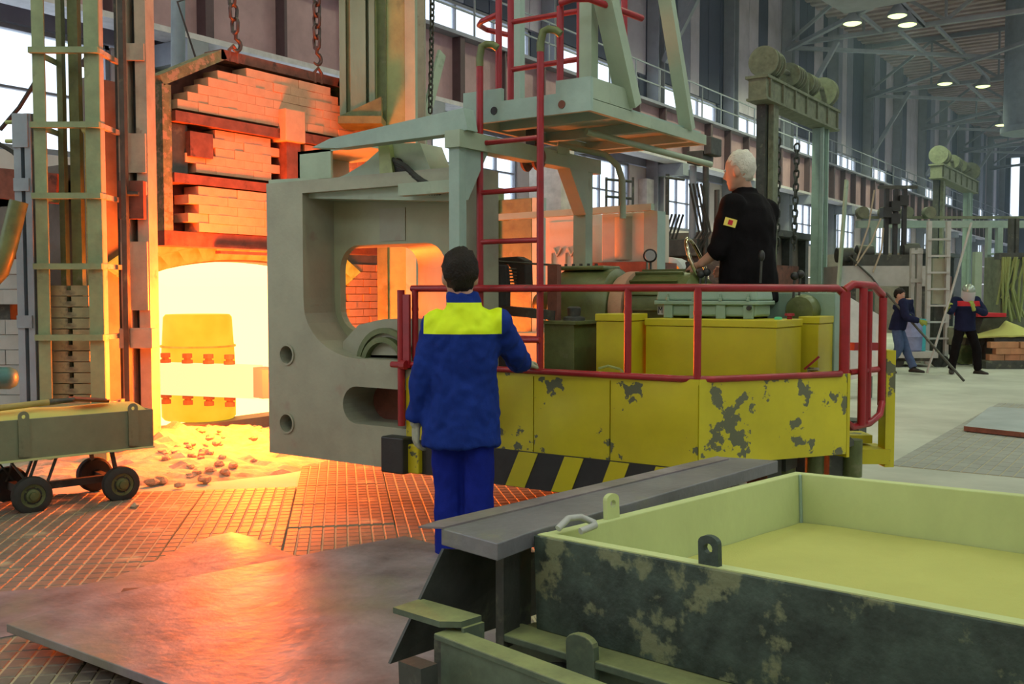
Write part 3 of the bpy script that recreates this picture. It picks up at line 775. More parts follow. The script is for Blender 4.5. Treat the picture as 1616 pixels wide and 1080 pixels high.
# far cheek and floor beam
for yy in (7.55,):
    g = sheet([[(xl, zb0), (xr - .3, zb0), (xr - .3, 1.15), (xl, 1.15)]], lambda u, v: (u, yy, v), (0, .3, 0)); g.build('far_cheek', M_CHEEK, man)
g = G(); g.bb((xl + 1.2, YS + T, zb0 + .02), (xr, 7.55, zb0 + .16)); g.build('floor_beam', M_DKSTEEL, man)
# bearing block with rings behind the window
ybk = YS + .12
bc = V(607, 577, y=ybk)
g = G(); g.prism([V(a, b, y=ybk) for a, b in ((541, 560), (541, 540), (566, 513), (604, 504), (672, 504), (700, 520), (700, 562))], (0, yw - ybk - .005, 0)); g.build('bearing_block', M_CHEEK, man)
g = G()
for r0, r1, dz in ((.25, .215, .03), (.19, .155, .05)):
    pr_ = [PI * k / 18 for k in range(19)]; cb_ = bc + Vector((.02, 0, .0))
    g.loft([[cb_ + Vector((r * math.cos(a), -d, max(r * math.sin(a) - .0, -.0))) for r, d in ((r1, 0), (r0, 0), (r0, dz), (r1, dz))] for a in pr_])
g.build('bearing_ring', M_OLIVE, man, 40)
# --- top of the cheek: gusset, duct box, hoses
def pxz(pts, y): return [Vector((X(a, b, y), y, Z(a, b, y))) for a, b in pts]
yg = YS + .06
g = G(); g.prism(pxz([(424, 284), (478, 281), (525, 284), (545, 276), (575, 258), (600, 236), (613, 226), (663, 226), (672, 250), (684, 277), (694, 291), (735, 297), (735, 318), (424, 312)], yg), (0, .22, 0)); g.build('gusset', M_SAGE, man)
g = G(); g.prism(pxz([(597, 228), (613, 224), (622, 290), (600, 292)], yg - .04), (0, .06, 0)); g.build('rib', M_COLG, man)
g = G(); p = V(628, 262, y=yg - .01); g.lathe(p, (0, -1, 0), [(0, .05), (.006, .05)], 16); g.build('hose_port', M_BLK, man)
for k in range(5):
    g = G(); a0 = V(620 + k * 4, 252 + k * 5, y=yg - .015); g.tube([a0 + Vector((-.02, .08, 0)), a0, V(640 + k * 5, 262 + k * 5, y=yg - .06), V(668 + k * 4, 292, y=yg - .05), V(680 + k * 4, 306, y=yg + .0)], .016, 7); g.build('hydraulic_hose', M_RUB, man, 50)
ybx = YS + .2
zt0, zt1 = Z(495, 283, ybx), Z(495, 237, ybx)
xa, xb2 = X(470, 260, ybx), X(522, 260, ybx)
g = G(); g.bb((xa, ybx, zt0), (xb2, ybx + .02, zt1)); g.bb((xa, ybx, zt0), (xa + .02, ybx + .5, zt1)); g.bb((xa, ybx + .0, zt1 - .02), (xb2 + .35, ybx + .55, zt1)); g.build('duct_box', M_SAGE, man)
g = G(); g.bb((X(633, 300, YS - .02), YS - .05, Z(640, 310, YS)), (xr, YS + .02, Z(640, 291, YS))); g.build('ledge', M_SAGE, man)
# --- end blocks of the skirt at the fork
g = G(); g.bb((X(617, 700), YS - .10, Z(620, 742)), (X(652, 700), YS + .3, Z(620, 686))); g.build('buffer_block', M_BLK, man, bevel=.01)
g = G(); g.bb((X(648, 700), YS - .05, Z(650, 745)), (X(668, 700), YS + .2, Z(650, 700))); g.build('buffer_block', M_YEL, man, bevel=.01)
# --- skirt panels
PS = Vector((X(1103, 594), YS, 0)); PE = V(1338, 590, z=zr); PE = Vector((PE.x, PE.y, 0))
chs = [Vector((X(p, 594), YS, 0)) for p in (640, 842, 963)] + [PS, PE]
def skirt_panel(p, q, z0, z1, m, nm, seed, thick=.02):
    n = 10; d = (q - p); L = d.length; d.normalize(); nr = Vector((d.y, -d.x, 0)); vs = []; fs = []
    for i in range(n + 1):
        for j in range(6):
            s = i / n; a = p + d * (.004 + (L - .008) * s); zz_ = z0 + (z1 - z0) * j / 5
            edge = min(1, 6 * min(s, 1 - s)) * min(1, 4 * min(j / 5, 1 - j / 5) + .2)
            a = a + nr * (.03 * edge * mnoise.noise(Vector((a.x * 3, a.y * 3 + seed, zz_ * 4))))
            vs.append(Vector((a.x, a.y, zz_)))
    N_ = len(vs); vs += [v - nr * thick for v in vs]
    for i in range(n):
        for j in range(5):
            a = i * 6 + j; b = (i + 1) * 6 + j
            fs += [(a, b, b + 1, a + 1), (a + N_, a + 1 + N_, b + 1 + N_, b + N_)]
    for i in range(n): fs += [(i * 6, i * 6 + N_, (i + 1) * 6 + N_, (i + 1) * 6), (i * 6 + 5, (i + 1) * 6 + 5, (i + 1) * 6 + 5 + N_, i * 6 + 5 + N_)]
    for j in range(5): fs += [(j, j + 1, j + 1 + N_, j + N_), (n * 6 + j, n * 6 + j + N_, n * 6 + j + 1 + N_, n * 6 + j + 1)]
    g = G(); g.add(vs, fs); return g.build(nm, m, man, 50)
for i in range(3): skirt_panel(chs[i], chs[i + 1], zsk, zr, M_YEL, 'skirt_panel', i * 7)
M_YELB = mat('battered_yellow_paint', (0.58, 0.52, 0.02), 0.45, 0, 0.14, 2.0, spot=((0.13, 0.14, 0.08), 0.555, 4.5, 0.012), bump=0.3, bscale=5)
skirt_panel(PS, PE, zsk + .02, zr, M_YELB, 'skirt_panel', 40)
g = G(); e = (PE - PS).normalized(); g.prism([PE + Vector((0, 0, zsk)), PE + Vector((-.25, .12, zsk)), PE + Vector((-.25, .12, zr)), PE + Vector((0, 0, zr))], e * .02); g.build('skirt_return', M_YEL, man)
g = G(); g.tube([p + Vector((0, -.005, zr)) for p in (chs[0], chs[1], PS - Vector((.1, 0, 0)), PS + e * .08, PE - e * .05, PE + Vector((-.06, .07, 0)))], .018, 8); g.build('rim_tube', M_RED, man, 50)
g = G(); g.bb((chs[0].x, YS, zr - .03), (PS.x, YS + .16, zr)); g.build('rim_shelf', M_YEL2, man)
# --- hazard-striped board
xs0, xs1 = X(652, 720), X(1085, 740)
g = G(); g.bb((xs0, YS - .012, zst), (xs1, YS + .01, zsk + .0)); sb = g.build('stripe_board', M_BLK, man)
for k in range(-1, 5):
    a = 821 + 72 * k; b = a + 30
    tp = (X(a, 715), X(b, 715)); bt = (X(a - 21, 770), X(b - 21, 770))
    if bt[0] < xs0: continue
    g = G(); g.prism([(bt[0], YS - .016, zst + .003), (bt[1], YS - .016, zst + .003), (tp[1], YS - .016, zsk - .004), (tp[0], YS - .016, zsk - .004)], (0, .005, 0)); g.build('stripe', M_YEL, sb)
# --- deck, beams, wheels underneath
dk = [(chs[0].x + .5, YS + .03), (PS.x, YS + .03), (PE.x - .03, PE.y - .03), (PE.x - .02, PE.y + .22), (PE.x - .95, 7.9), (chs[0].x + .5, 7.9)]
g = G(); g.prism([(x, y, zdeck) for x, y in dk], (0, 0, .03)); g.build('deck', M_DKSTEEL, man)
g = G(); g.bb((-4.4, YS + .7, .5), (PE.x - .3, YS + .9, zdeck)); g.build('chassis_beam', M_DKSTEEL, man)
g = G(); g.bb((-4.4, 7.0, .5), (PE.x - .3, 7.2, zdeck)); g.build('chassis_beam', M_DKSTEEL, man)
for (wx, wy) in ((-2.75, YS + .85), (-3.6, 7.1), (-2.5, 7.1)):
    g = G(); g.lathe((wx, wy - .09, .27), (0, 1, 0), [(0, .12), (.0, .25), (.02, .27), (.16, .27), (.18, .25), (.18, .12)], 28); w = g.build('wheel', M_DKSTEEL, man, 40)
    g = G(); g.lathe((wx, wy - .12, .27), (0, 1, 0), [(0, .06), (.24, .06)], 16); g.build('axle', M_OLIVE, w)
# rear step, yellow post and drums under the gate
t0 = (PE - EYEV).dot(FW)
g = G(); p0, p1 = V(1391, 735, t=t0 + .45), V(1404, 735, t=t0 + .45); ph = V(1397, 552, t=t0 + .45).z
g.box((p0 + p1) / 2 + Vector((0, 0, (ph - p0.z) / 2 + 0)), ((p1 - p0).length * 1.1, .12, ph - p0.z), (RT, FH, Vector((0, 0, 1)))); g.build('rear_post', M_YELB, man)
g = G(); g.box(V(1352, 716, t=t0 + .5), (.32, .25, .09), (RT, FH, Vector((0, 0, 1)))); g.box(V(1330, 690, t=t0 + .62), (.3, .2, .05), (RT, FH, Vector((0, 0, 1)))); g.build('rear_step', M_YEL, man)
g = G()
for px in (1240, 1285, 1345): g.lathe(V(px, 752, t=t0 + .25), (0, 0, 1), [(0, .055), (.22, .055)], 16)
g.build('hydraulic_ram', M_OLIVE, man, 40)
for (px0, px1, py0, py1, tt) in ((1205, 1225, 705, 760, .1), (1300, 1322, 700, 755, .35)):
    g = G(); a, b = V(px0, py1, t=t0 + tt), V(px1, py0, t=t0 + tt); g.box((a + b) / 2, (.08, .2, abs(b.z - a.z)), (RT, FH, Vector((0, 0, 1)))); g.build('bracket', M_DKSTEEL, man)

# ---- front railing
rl = thing('front_railing', 'red tubular railing along the front of the manipulator deck', 'railing', (chs[1].x, YS + .03, zr))
yr_ = YS + .03
P = lambda px, py, y=yr_: V(px, py, y=y)
ztop = P(900, 455).z
pe = PE + Vector((-.02, .03, 0))
def H(p, z): return Vector((p.x, p.y, z))
g = G(); g.tube([H(P(650, 455), ztop), H(P(1100, 455), ztop), H(PS + Vector((.02, .06, 0)), ztop), H(PE - e * .06 + Vector((-.03, .03, 0)), ztop), H(PE + Vector((-.05, .05, 0)), ztop - .03)], .021, 10); g.build('top_rail', M_RED, rl, 50)
for px in (655, 991, 1101):
    g = G(); g.tube([H(P(px, 500), zr), H(P(px, 500), ztop)], .021, 10); g.build('post', M_RED, rl, 50)
    g = G(); g.tube([H(P(px, 500), ztop - .14), H(P(px, 500), ztop - .12)], .0235, 10); g.build('collar', M_RED, rl, 50)
g = G(); g.tube([H(P(641, 500) - Vector((0, .05, 0)), Z(640, 672)), H(P(641, 500) - Vector((0, .05, 0)), Z(640, 458))], .024, 10); g.build('post', M_RED, rl, 50)
g = G(); g.bar(H(P(650, 500) - Vector((0, .05, 0)), Z(640, 580)), H(P(650, 500) - Vector((0, .05, 0)), Z(640, 465)), .05, .02, up=(0, 1, 0)); g.build('hinge_strip', M_RED, rl)
g = G(); p = P(641, 575) - Vector((0, .07, 0)); g.lathe(p - Vector((.06, 0, 0)), (1, 0, 0), [(0, .02), (.08, .02), (.081, .03), (.12, .03)], 10); g.build('hinge_bolt', M_RED, rl)
g = G(); g.tube([P(765, 537), P(852, 537)], .017, 8); g.build('mid_rail', M_RED, rl, 50)
g = G(); g.tube([H(PE + Vector((-.03, .03, 0)), zr), H(PE + Vector((-.03, .03, 0)), ztop - .02)], .03, 10); g.build('end_post', M_RED, rl, 50)

# ---- rear gate
ta = t0 + .18
gt = thing('deck_gate', 'red tubular gate closing the rear corner of the manipulator deck', 'gate', V(1370, 670, t=ta))
for (px, py0, py1, tt, r) in ((1361, 455, 672, .10, .024), (1371, 460, 668, .22, .018), (1392, 470, 640, .34, .024)):
    g = G(); a = V(px, 560, t=t0 + tt); g.tube([H(a, V(px, py1, t=t0 + tt).z), H(a, V(px, py0, t=t0 + tt).z)], r, 10); g.build('upright', M_RED, gt, 50)
g = G(); g.tube([V(1333, 458, t=t0 + .05), V(1345, 449, t=t0 + .06), V(1378, 451, t=t0 + .2), V(1392, 466, t=t0 + .34)], .024, 10); g.build('top_bend', M_RED, gt, 50)
g = G(); g.tube([V(1332, 600, t=t0 + .05), V(1334, 664, t=t0 + .05), V(1345, 674, t=t0 + .1), V(1372, 668, t=t0 + .2), V(1388, 655, t=t0 + .3), V(1392, 635, t=t0 + .34)], .021, 10); g.build('bottom_bend', M_RED, gt, 50)
g = G(); g.bar(V(1364, 455, t=t0 + .16), V(1366, 668, t=t0 + .16), .05, .015, up=(.8, .5, 0)); g.build('flat_bar', M_RED, gt)
g = G(); g.tube([V(1340, 588, t=t0 + .06), V(1385, 583, t=t0 + .32)], .018, 8); g.build('mid_bar', M_RED, gt, 50)
g = G(); g.bar(V(1345, 547, t=t0 + .7), V(1385, 547, t=t0 + .8), .04, .05); g.build('catch_plate', M_RED, gt)

# ---- access ladder with hooked tops
lad = thing('access_ladder', 'red ladder from the manipulator deck up to the green platform, with olive hooked rail tops', 'ladder', P(805, 580))
yl_ = YS + .06
for px, tp, hk in ((757, 105, (768, 70, 785, 76)), (852, 82, (866, 46, 885, 54))):
    a = V(px, 580, y=yl_); b = V(px + 1, tp, y=yl_)
    a.x = b.x = (a.x + b.x) / 2; a.z = zr
    g = G(); g.tube([a, b], .021, 10); r_ = g.build('stile', M_RED, lad, 50)
    c, d = V(hk[0], hk[1], y=yl_ + .02), V(hk[2], hk[3], y=yl_ + .05); a2 = V(px + 1, tp - 14, y=yl_)
    g = G(); g.tube([b, Vector((b.x, b.y, a2.z)), b.lerp(c, .5) + Vector((-.01, 0, (c.z - b.z) * .42)), c, c.lerp(d, .6) + Vector((0, 0, .01)), d], .023, 10); g.build('hook_end', M_OLIVE, r_, 50)
xl0, xl1 = V(757.5, 400, y=yl_).x, V(852.5, 400, y=yl_).x
for py in (217, 298, 379, 457, 535):
    z = Z(850, py, yl_)
    g = G(); g.tube([(xl0, yl_, z), (xl1, yl_, z)], .016, 8); g.build('rung', M_RED, lad, 50)

# ---- overhead service platform on its portal
YP = YS + .14
def pp(pts, y=YP): return [V(a, b, y=y) for a, b in pts]
plt = thing('service_platform', 'grey-green overhead service platform on a portal frame above the manipulator', 'platform', V(932, 174, y=YP))
zpb, zp1, zp2 = Z(932, 174, YP), Z(932, 155, YP), Z(932, 120, YP)
xp0, xp1 = X(731, 170, YP), X(932, 150, YP)
ypf = V(1112, 217, x=xp1).y
zmid = Z(840, 153, YP)
fp = [(xp0, zpb), (xp1, zpb), (xp1, zp2), (X(877, 123, YP), zp2), (X(877, 123, YP), zmid), (X(791, 150, YP), zmid), (X(791, 150, YP), Z(791, 139, YP)), (xp0, Z(791, 139, YP))]
g = sheet([fp], lambda u, v: (u, YP, v), (0, .03, 0)); g.build('front_plate', M_TEAL, plt)
ysf = V(998, 156, x=xp1).y
g = G(); g.bb((xp1 - .03, YP + .03, zpb), (xp1, ypf, zp1)); g.build('side_beam', M_SAGE, plt)
g = G(); g.bb((xp1 - .025, YP + .03, zp1 + .004), (xp1, ysf, zp2)); g.build('side_plate', M_SAGE, plt)
g = G(); g.bb((xp0, YP + .03, zpb), (xp0 + .03, ypf, zp1)); g.build('side_beam', M_SAGE, plt)
g = G(); g.bb((xp0, ypf, zpb), (xp1, ypf + .03, zp1)); g.build('rear_beam', M_SAGE, plt)
g = G(); g.bb((xp0 + .03, YP + .03, zpb + .07), (xp1 - .03, ypf, zpb + .09)); g.build('floor_plate', M_TEAL, plt)
for k in range(3):
    y = YP + .35 + k * .55
    g = G(); g.bb((xp0 + .03, y, zpb + .01), (xp1 - .03, y + .06, zpb + .07)); g.build('joist', M_TEAL, plt)
for px, py, m in ((780, 175, M_BLK), (887, 165, M_RUST)):
    g = G(); g.lathe(V(px, py, y=YP + .002), (0, -1, 0), [(0, .024), (.006, .024)], 14); g.build('plug', m, plt)
# portal: beam to the left, beam along the hall, two posts
g = G(); g.prism(pp([(492, 233), (520, 219), (731, 170), (738, 205), (696, 213), (533, 234)], YS - .16), (0, .10, 0)); g.build('cross_beam', M_TEAL, plt)
yqa = YS - .18
xq = X(716, 300, yqa)
yq1 = V(937, 270, x=xq).y
zq1, zq0 = V(720, 207, x=xq).z, V(720, 234, x=xq).z
g = G(); g.bb((xq - .05, yqa - .02, zq0), (xq + .06, yq1, zq1)); g.build('long_beam', M_SAGE, plt)
g = G(); g.bb((xq - .035, yqa, zsk + .1), (xq + .04, yqa + .07, zq0)); g.build('post', M_TEAL, plt)
g = G(); g.prism([(xq - .03, yqa + .071, zq0), (xq - .03, yqa + .3, zq0), (xq - .03, yqa + .10, zq0 - .3), (xq - .03, yqa + .071, zq0 - .3)], (.06, 0, 0)); g.build('knee_plate', M_TEAL, plt)
g = G(); g.bb((xq - .05, yq1 - .2, zdeck), (xq + .05, yq1 - .1, zq0)); g.build('post', M_SAGE, plt)
g = G(); g.prism([(xq - .03, yq1 - .201, zq0), (xq - .03, yq1 - .45, zq0), (xq - .03, yq1 - .23, zq0 - .3), (xq - .03, yq1 - .201, zq0 - .3)], (.1, 0, 0)); g.build('knee_plate', M_SAGE, plt)
# hanging pulley pair, lifting pole and conduit under the platform
for dx in (0, .09):
    g = G(); p = V(828, 250, y=YP + .55) + Vector((dx, 0, 0)); g.lathe(p, (1, .15, 0), [(0, .02), (0, .085), (.02, .09), (.05, .06), (.06, .02)], 20); g.build('pulley', M_RUST, plt, 40)
g = G(); p = V(838, 232, y=YP + .55); g.box(p + Vector((.02, 0, .02)), (.07, .08, .28)); g.build('pulley_bracket', M_DKSTEEL, plt)
g = G(); g.tube([V(925, 208, y=YP + .5), V(1122, 260, y=YP + 1.5)], .022, 8); g.build('boom_tube', M_SAGE, plt, 50)
g = G(); g.tube([V(880, 228, y=YP + .9), V(955, 244, y=YP + 1.1), V(975, 262, y=YP + 1.15), V(982, 285, y=YP + 1.15), V(983, 345, y=YP + 1.15)], .022, 8); g.build('conduit', M_SAGE, plt, 50)
g = G(); g.box(V(870, 240, y=YP + .8), (.2, .15, .05)); g.build('bracket_plate', M_SAGE, plt)
# cage tubes on the platform
def tube(pts, r=.02, nm='cage_tube', m=M_RED):
    g = G(); g.tube(pts, r, 9); return g.build(nm, m, plt, 50)
yb_ = YP + .5
zpl = zpb + .09
def up(px, py, y, m=M_RED, r=.021):
    a = V(px, 100, y=y); return tube([H(a, zpl), H(a, V(px, py, y=y).z)], r, 'cage_post', m)
up(787, -60, YP + .05); up(806, -60, YP + .3); up(884, 10, YP + .05); up(915, 2, YP + .35); up(985, -60, YP + 1.0)
tube([V(808, 35, y=YP + .3), V(915, 17, y=YP + .35)], .017); tube([V(808, 110, y=YP + .3), V(915, 93, y=YP + .35)], .017)
tube([V(787, 22, y=YP + .05), V(760, 34, y=YP + .05), V(756, 40, y=YP + .12), V(768, 47, y=YP + .25), V(806, 56, y=YP + .3)], .017)
tube([V(884, 5, y=YP + .02), V(905, -2, y=YP + .02), V(930, -2, y=YP + .05), V(1013, 29, y=YP + .5)], .02)
# green uprights and struts
g = G(); g.bb((X(921, 60, YP + .25), YP + .2, zpl), (X(940, 60, YP + .25), YP + .28, 4.6)); g.build('mast', M_OLIVE if False else M_SAGE, plt)
g = G(); g.bb((X(811, 60, YP + .75), YP + .7, zpl), (X(827, 60, YP + .75), YP + .76, 4.6)); g.build('mast', M_TEAL, plt)
g = G(); g.bar(V(943, -60, x=xp1 - .02), V(994, 168, x=xp1 - .02), .09, .12, up=(1, 0, 0)); g.build('strut', M_SAGE, plt)
g = G(); g.bar(V(1042, -60, x=xp1 - .02), V(1085, 205, x=xp1 - .02), .06, .09, up=(1, 0, 0)); g.build('strut', M_SAGE, plt)

# ---- cabinets behind (lit by the furnace)
def cab(name, px0, px1, pyt, y, dep, m, lab, cat='cabinet', pyb=None, bev=.006):
    x0, x1 = X(px0, pyt, y), X(px1, pyt, y); zt_ = Z((px0 + px1) / 2, pyt, y); zb_ = zdeck + .03 if pyb is None else Z((px0 + px1) / 2, pyb, y)
    t = thing(name, lab, cat, ((x0 + x1) / 2, y + dep / 2, zb_))
    g = G(); g.bb((x0, y, zb_), (x1, y + dep, zt_)); g.build('body', m, t, bevel=bev)
    return t, x0, x1, zb_, zt_
yc_ = 7.15
M_CAB = mat('pale_cabinet_paint', (0.55, 0.50, 0.38), 0.45, 0, 0.1, 3)
t, x0, x1, z0, z1 = cab('switch_cabinet', 861, 934, 338, yc_, .4, M_CAB, 'pale switch cabinet glowing orange in furnace light behind the ladder')
g = G(); g.bb((x0 + .04, yc_ - .012, z0 + .1), (x1 - .04, yc_ - .002, z1 - .06)); dr = g.build('door', M_CAB, t, bevel=.004)
for k in range(2):
    xx = X(880 + 22 * k, 420, yc_)
    g = G(); pts = [Vector((xx - .05, yc_ - .02, Z(880, 462, yc_))), Vector((xx - .05, yc_ - .02, Z(880, 400, yc_)))]; g.tube(pts, .009, 6); g.build('rib', M_CAB, dr)
    g = G(); g.tube([Vector((xx - .03, yc_ - .02, Z(880, 392, yc_))), Vector((xx + .01, yc_ - .02, Z(880, 404, yc_))), Vector((xx + .05, yc_ - .02, Z(880, 392, yc_)))], .011, 6); g.build('handle', M_CAB, dr)
t, x0, x1, z0, z1 = cab('oil_tank', 950, 1019, 336, yc_ - .2, .42, M_CAB, 'curved pale oil tank between posts right of the switch cabinet', 'tank', 414)
g = G(); c = Vector(((x0 + x1) / 2, yc_ + .0, z0)); g.lathe(c - Vector((0, .05, 0)), (0, 0, 1), [(0.02, (x1 - x0) * .44), (z1 - z0 - .03, (x1 - x0) * .44)], 24); g.build('shell', M_CHEEK, t, 40)
g = G(); g.bb((x0 - .07, yc_ - .25, z0 - .08), (x1 + .03, yc_ + .3, z0)); g.build('base_shelf', M_RUST, t)
g = G(); g.bb((x0 + .05, yc_ - .1, zdeck + .03), (x0 + .11, yc_, z0 - .08)); g.bb((x1 - .11, yc_ - .1, zdeck + .03), (x1 - .05, yc_, z0 - .08)); g.build('stand', M_DKSTEEL, t)
g = G(); g.bb((x1 + .005, yc_ - .24, zdeck + .03), (x1 + .12, yc_ - .1, z1)); g.build('post', M_TEAL, t)
t, x0, x1, z0, z1 = cab('valve_panel', 787, 839, 314, 7.95, .25, M_OLIVE, 'dark olive valve panel behind the red ladder rungs', 'panel')
g = G(); g.bb((x1 + .005, 7.95, z0), (x1 + .10, 8.05, z1)); g.build('post', M_TEAL, t)
g = G(); g.bb((x0 - .07, 7.9, z0), (x0 - .005, 8.05, z1 + .12)); g.build('post', M_COLG, t)
g = G(); g.bar(V(760, 345, y=yc_ - .3), V(1030, 327, y=yc_ - .3), .06, .05); g.bar(V(800, 345, y=yc_ - .27), V(800, 345, y=yc_ - .15), .05, .04)
g.build('top_rail', M_SAGE, t)
# ---- gearbox with motor
ga = Vector((0, YS + 1.15, Z(930, 482, YS + 1.15)))
ygb = YS + 1.15
xg0, xg1 = X(893, 470, ygb), X(982, 470, ygb)
rg = ga.z * 0 + (Z(930, 425, ygb) - Z(930, 482, ygb))
gb = thing('gearbox', 'oily olive-green gearbox with a rounded housing on the manipulator deck', 'gearbox', ((xg0 + xg1) / 2, ygb, zdeck + .03))
prof = [(-rg, zdeck + .03)] + [(-rg * math.cos(a), ga.z + rg * math.sin(a)) for a in [PI * k / 14 for k in range(15)]] + [(rg, zdeck + .03)]
g = G(); g.loft([[Vector((x, ygb + u * s, zdeck + .03 + (v - zdeck - .03) * s)) for u, v in prof] for x, s in ((xg0 - .03, .86), (xg0, .97), (xg0 + .03, 1), (xg1 - .03, 1), (xg1, .95))]); g.build('housing', M_OLIVE, gb, 40)
g = G(); g.bb((xg0 + .02, ygb - rg * .5, ga.z + rg * .96), (xg1 - .08, ygb + rg * .5, ga.z + rg * 1.08)); g.build('top_cover', M_OLIVE, gb, bevel=.01)
for k in range(5):
    g = G(); g.lathe((xg0 + .06 + k * .06, ygb - rg * .4, ga.z + rg * 1.08), (0, 0, 1), [(0, .012), (.015, .012)], 6); g.build('bolt', M_DKSTEEL, gb)
g = G(); g.bb((xg0 + .01, ygb - rg - .035, ga.z - .02 - .28), (xg0 + .16, ygb - rg - .0, ga.z - .24)); g.bb((xg0 + .0, ygb - rg - .05, zdeck + .03), (xg0 + .2, ygb - rg, zdeck + .12)); g.build('foot', M_OLIVE, gb)
g = G(); g.lathe((xg0 - .03, ygb, ga.z), (-1, 0, 0), [(0, rg * .7), (.06, rg * .68), (.12, .1), (.2, .08)], 24); g.build('shaft_cover', M_OLIVE, gb, 40)
mo = thing('electric_motor', 'green electric motor with a pinkish coupling flange behind the gearbox', 'motor', (xg1 + .3, ygb, zdeck + .03))
g = G(); g.lathe((xg1 + .0, ygb, ga.z - .02), (1, 0, 0), [(0.01, rg * .9), (.06, rg * 1.0), (.12, rg * 1.0), (.12, rg * .55)], 32); g.build('flange', M_BRICK, mo, 40)
g = G(); g.lathe((xg1 + .13, ygb, ga.z - .02), (1, 0, 0), [(0, rg * .6), (.02, rg * .98), (.42, rg * .98), (.5, rg * .7), (.52, .05)], 28); g.build('body', M_OLIVE, mo, 40)
for k in range(9):
    a = PI * k / 8
    g = G(); c = Vector((xg1 + .32, ygb + rg * .99 * math.cos(a), ga.z - .02 + rg * .99 * math.sin(a))); g.box(c, (.34, .012, .03), (Vector((1, 0, 0)), Vector((0, -math.sin(a), math.cos(a))), Vector((0, math.cos(a), math.sin(a))))); g.build('fin', M_OLIVE, mo)
g = G(); g.bb((xg1 + .1, ygb - .2, zdeck + .03), (xg1 + .5, ygb + .2, ga.z - rg * .8)); g.build('base', M_DKSTEEL, mo)
# small levers, pump stand and black parts left of the gearbox
ps = thing('pump_stand', 'dark olive box stand carrying a greasy pump left of the gearbox', 'pump', (X(880, 540, YS + .5), YS + .6, zdeck + .03))
xa, xb2 = X(858, 540, YS + .45), X(906, 540, YS + .45); zt_ = Z(880, 512, YS + .45)
g = G(); g.bb((xa, YS + .45, zdeck + .03), (xb2, YS + .75, zt_)); g.build('box', M_OLIVE, ps, bevel=.005)
g = G(); g.bb((xa - .03, YS + .43, zt_), (xb2 + .02, YS + .77, zt_ + .02)); g.build('lid', M_OLIVE, ps)
g = G(); g.lathe(((xa + xb2) / 2 + .02, YS + .6, zt_ + .02), (0, 0, 1), [(0, .07), (.02, .07), (.03, .04), (.08, .045), (.09, .03)], 14); g.build('pump_body', M_DKSTEEL, ps, 40)
g = G(); g.bb((X(868, 400, YS + .6), YS + .57, zt_ + .02), (X(883, 400, YS + .6), YS + .62, Z(875, 418, YS + .6))); g.build('upright', M_RUST, ps)
g = G(); g.tube([V(785, 413, y=YS + .6), V(882, 419, y=YS + .6)], .007, 6); g.build('lever_rod', M_DKSTEEL, ps)
g = G(); g.bar(V(795, 490, y=YS + .6), V(880, 498, y=YS + .6), .08, .06); g.build('cross_arm', M_DKSTEEL, ps)
sp = thing('spring_unit', 'black ribbed cylinder with a curved black bracket left of the ladder', 'spring unit', V(785, 470, y=YS + .62))
p0 = V(784, 500, y=YS + .62)
zc_ = Z(784, 418, YS + .62); zc0 = Z(784, 452, YS + .62)
g = G(); n = 28; prof = []
for k in range(n): a = 2 * PI * k / n; r = .085 * (1 + .05 * (k % 2)); prof.append((math.cos(a) * r, math.sin(a) * r))
g.loft([[Vector((p0.x + u * s, p0.y + v * s, z)) for u, v in prof] for z, s in ((zdeck + .03, 1.05), (zc0, 1.03), (zc_ - .01, .92), (zc_, .8))]); g.build('ribbed_cylinder', M_RUB, sp)
g = G(); g.prism([V(a, b, y=YS + .78) for a, b in ((780, 412), (783, 407), (815, 405), (828, 412), (829, 455), (812, 455), (806, 424), (800, 418), (782, 420))], (0, .1, 0)); g.build('curved_bracket', M_RUB, sp, bevel=.008)
for k in range(7):
    g = G(); a = V(808, 425 + k * 5, y=YS + .72); g.tube([a + Vector((.028 * math.cos(q), .028 * math.sin(q), 0)) for q in [2 * PI * j / 10 for j in range(10)]], .006, 5, closed=True); g.build('coil', M_DKSTEEL, sp)
# ---- yellow equipment boxes
def ybox(px0, px1, pyt, y, px2, lab, lip=True):
    x0, x1 = X(px0, pyt, y), X(px1, pyt, y); zt_ = Z(px1, pyt, y); y2 = V(px2, pyt, x=x1).y
    t = thing('equipment_box', lab, 'equipment box', ((x0 + x1) / 2, (y + y2) / 2, zdeck + .03), 'yellow boxes on the manipulator deck')
    g = G(); g.bb((x0, y, zdeck + .03), (x1, y2, zt_ - (.045 if lip else 0))); g.build('body', M_YEL2, t, bevel=.004)
    if lip: g = G(); g.bb((x0 - .006, y - .006, zt_ - .043), (x1 + .006, y2 + .006, zt_)); g.build('lid', M_YEL2, t, bevel=.004)
    return t, x0, x1, y2, zt_
ybox(941, 986, 496, YS + .4, 1020, 'small square yellow equipment box in front of the gearbox')
t2, ex0, ex1, ey2, ez = ybox(1019, 1225, 506, YS + .62, 1265, 'long yellow equipment box under the green control console')
ybox(1262, 1292, 500, YS + 1.12, 1322, 'tall narrow yellow equipment box at the rear end of the deck')
g = G(); g.lathe((ex1 - .06, YS + .82, ez), (0, 0, 1), [(0, .022), (.012, .022), (.016, .012)], 14); g.build('green_button', glow('lit_green_button', (0.1, .8, .3), .35), t2)
g = G(); g.lathe((ex1 - .02, YS + .9, ez), (0, 0, 1), [(0, .015), (.02, .015), (.021, .03), (.035, .028)], 14); g.build('red_button', M_RED, t2)
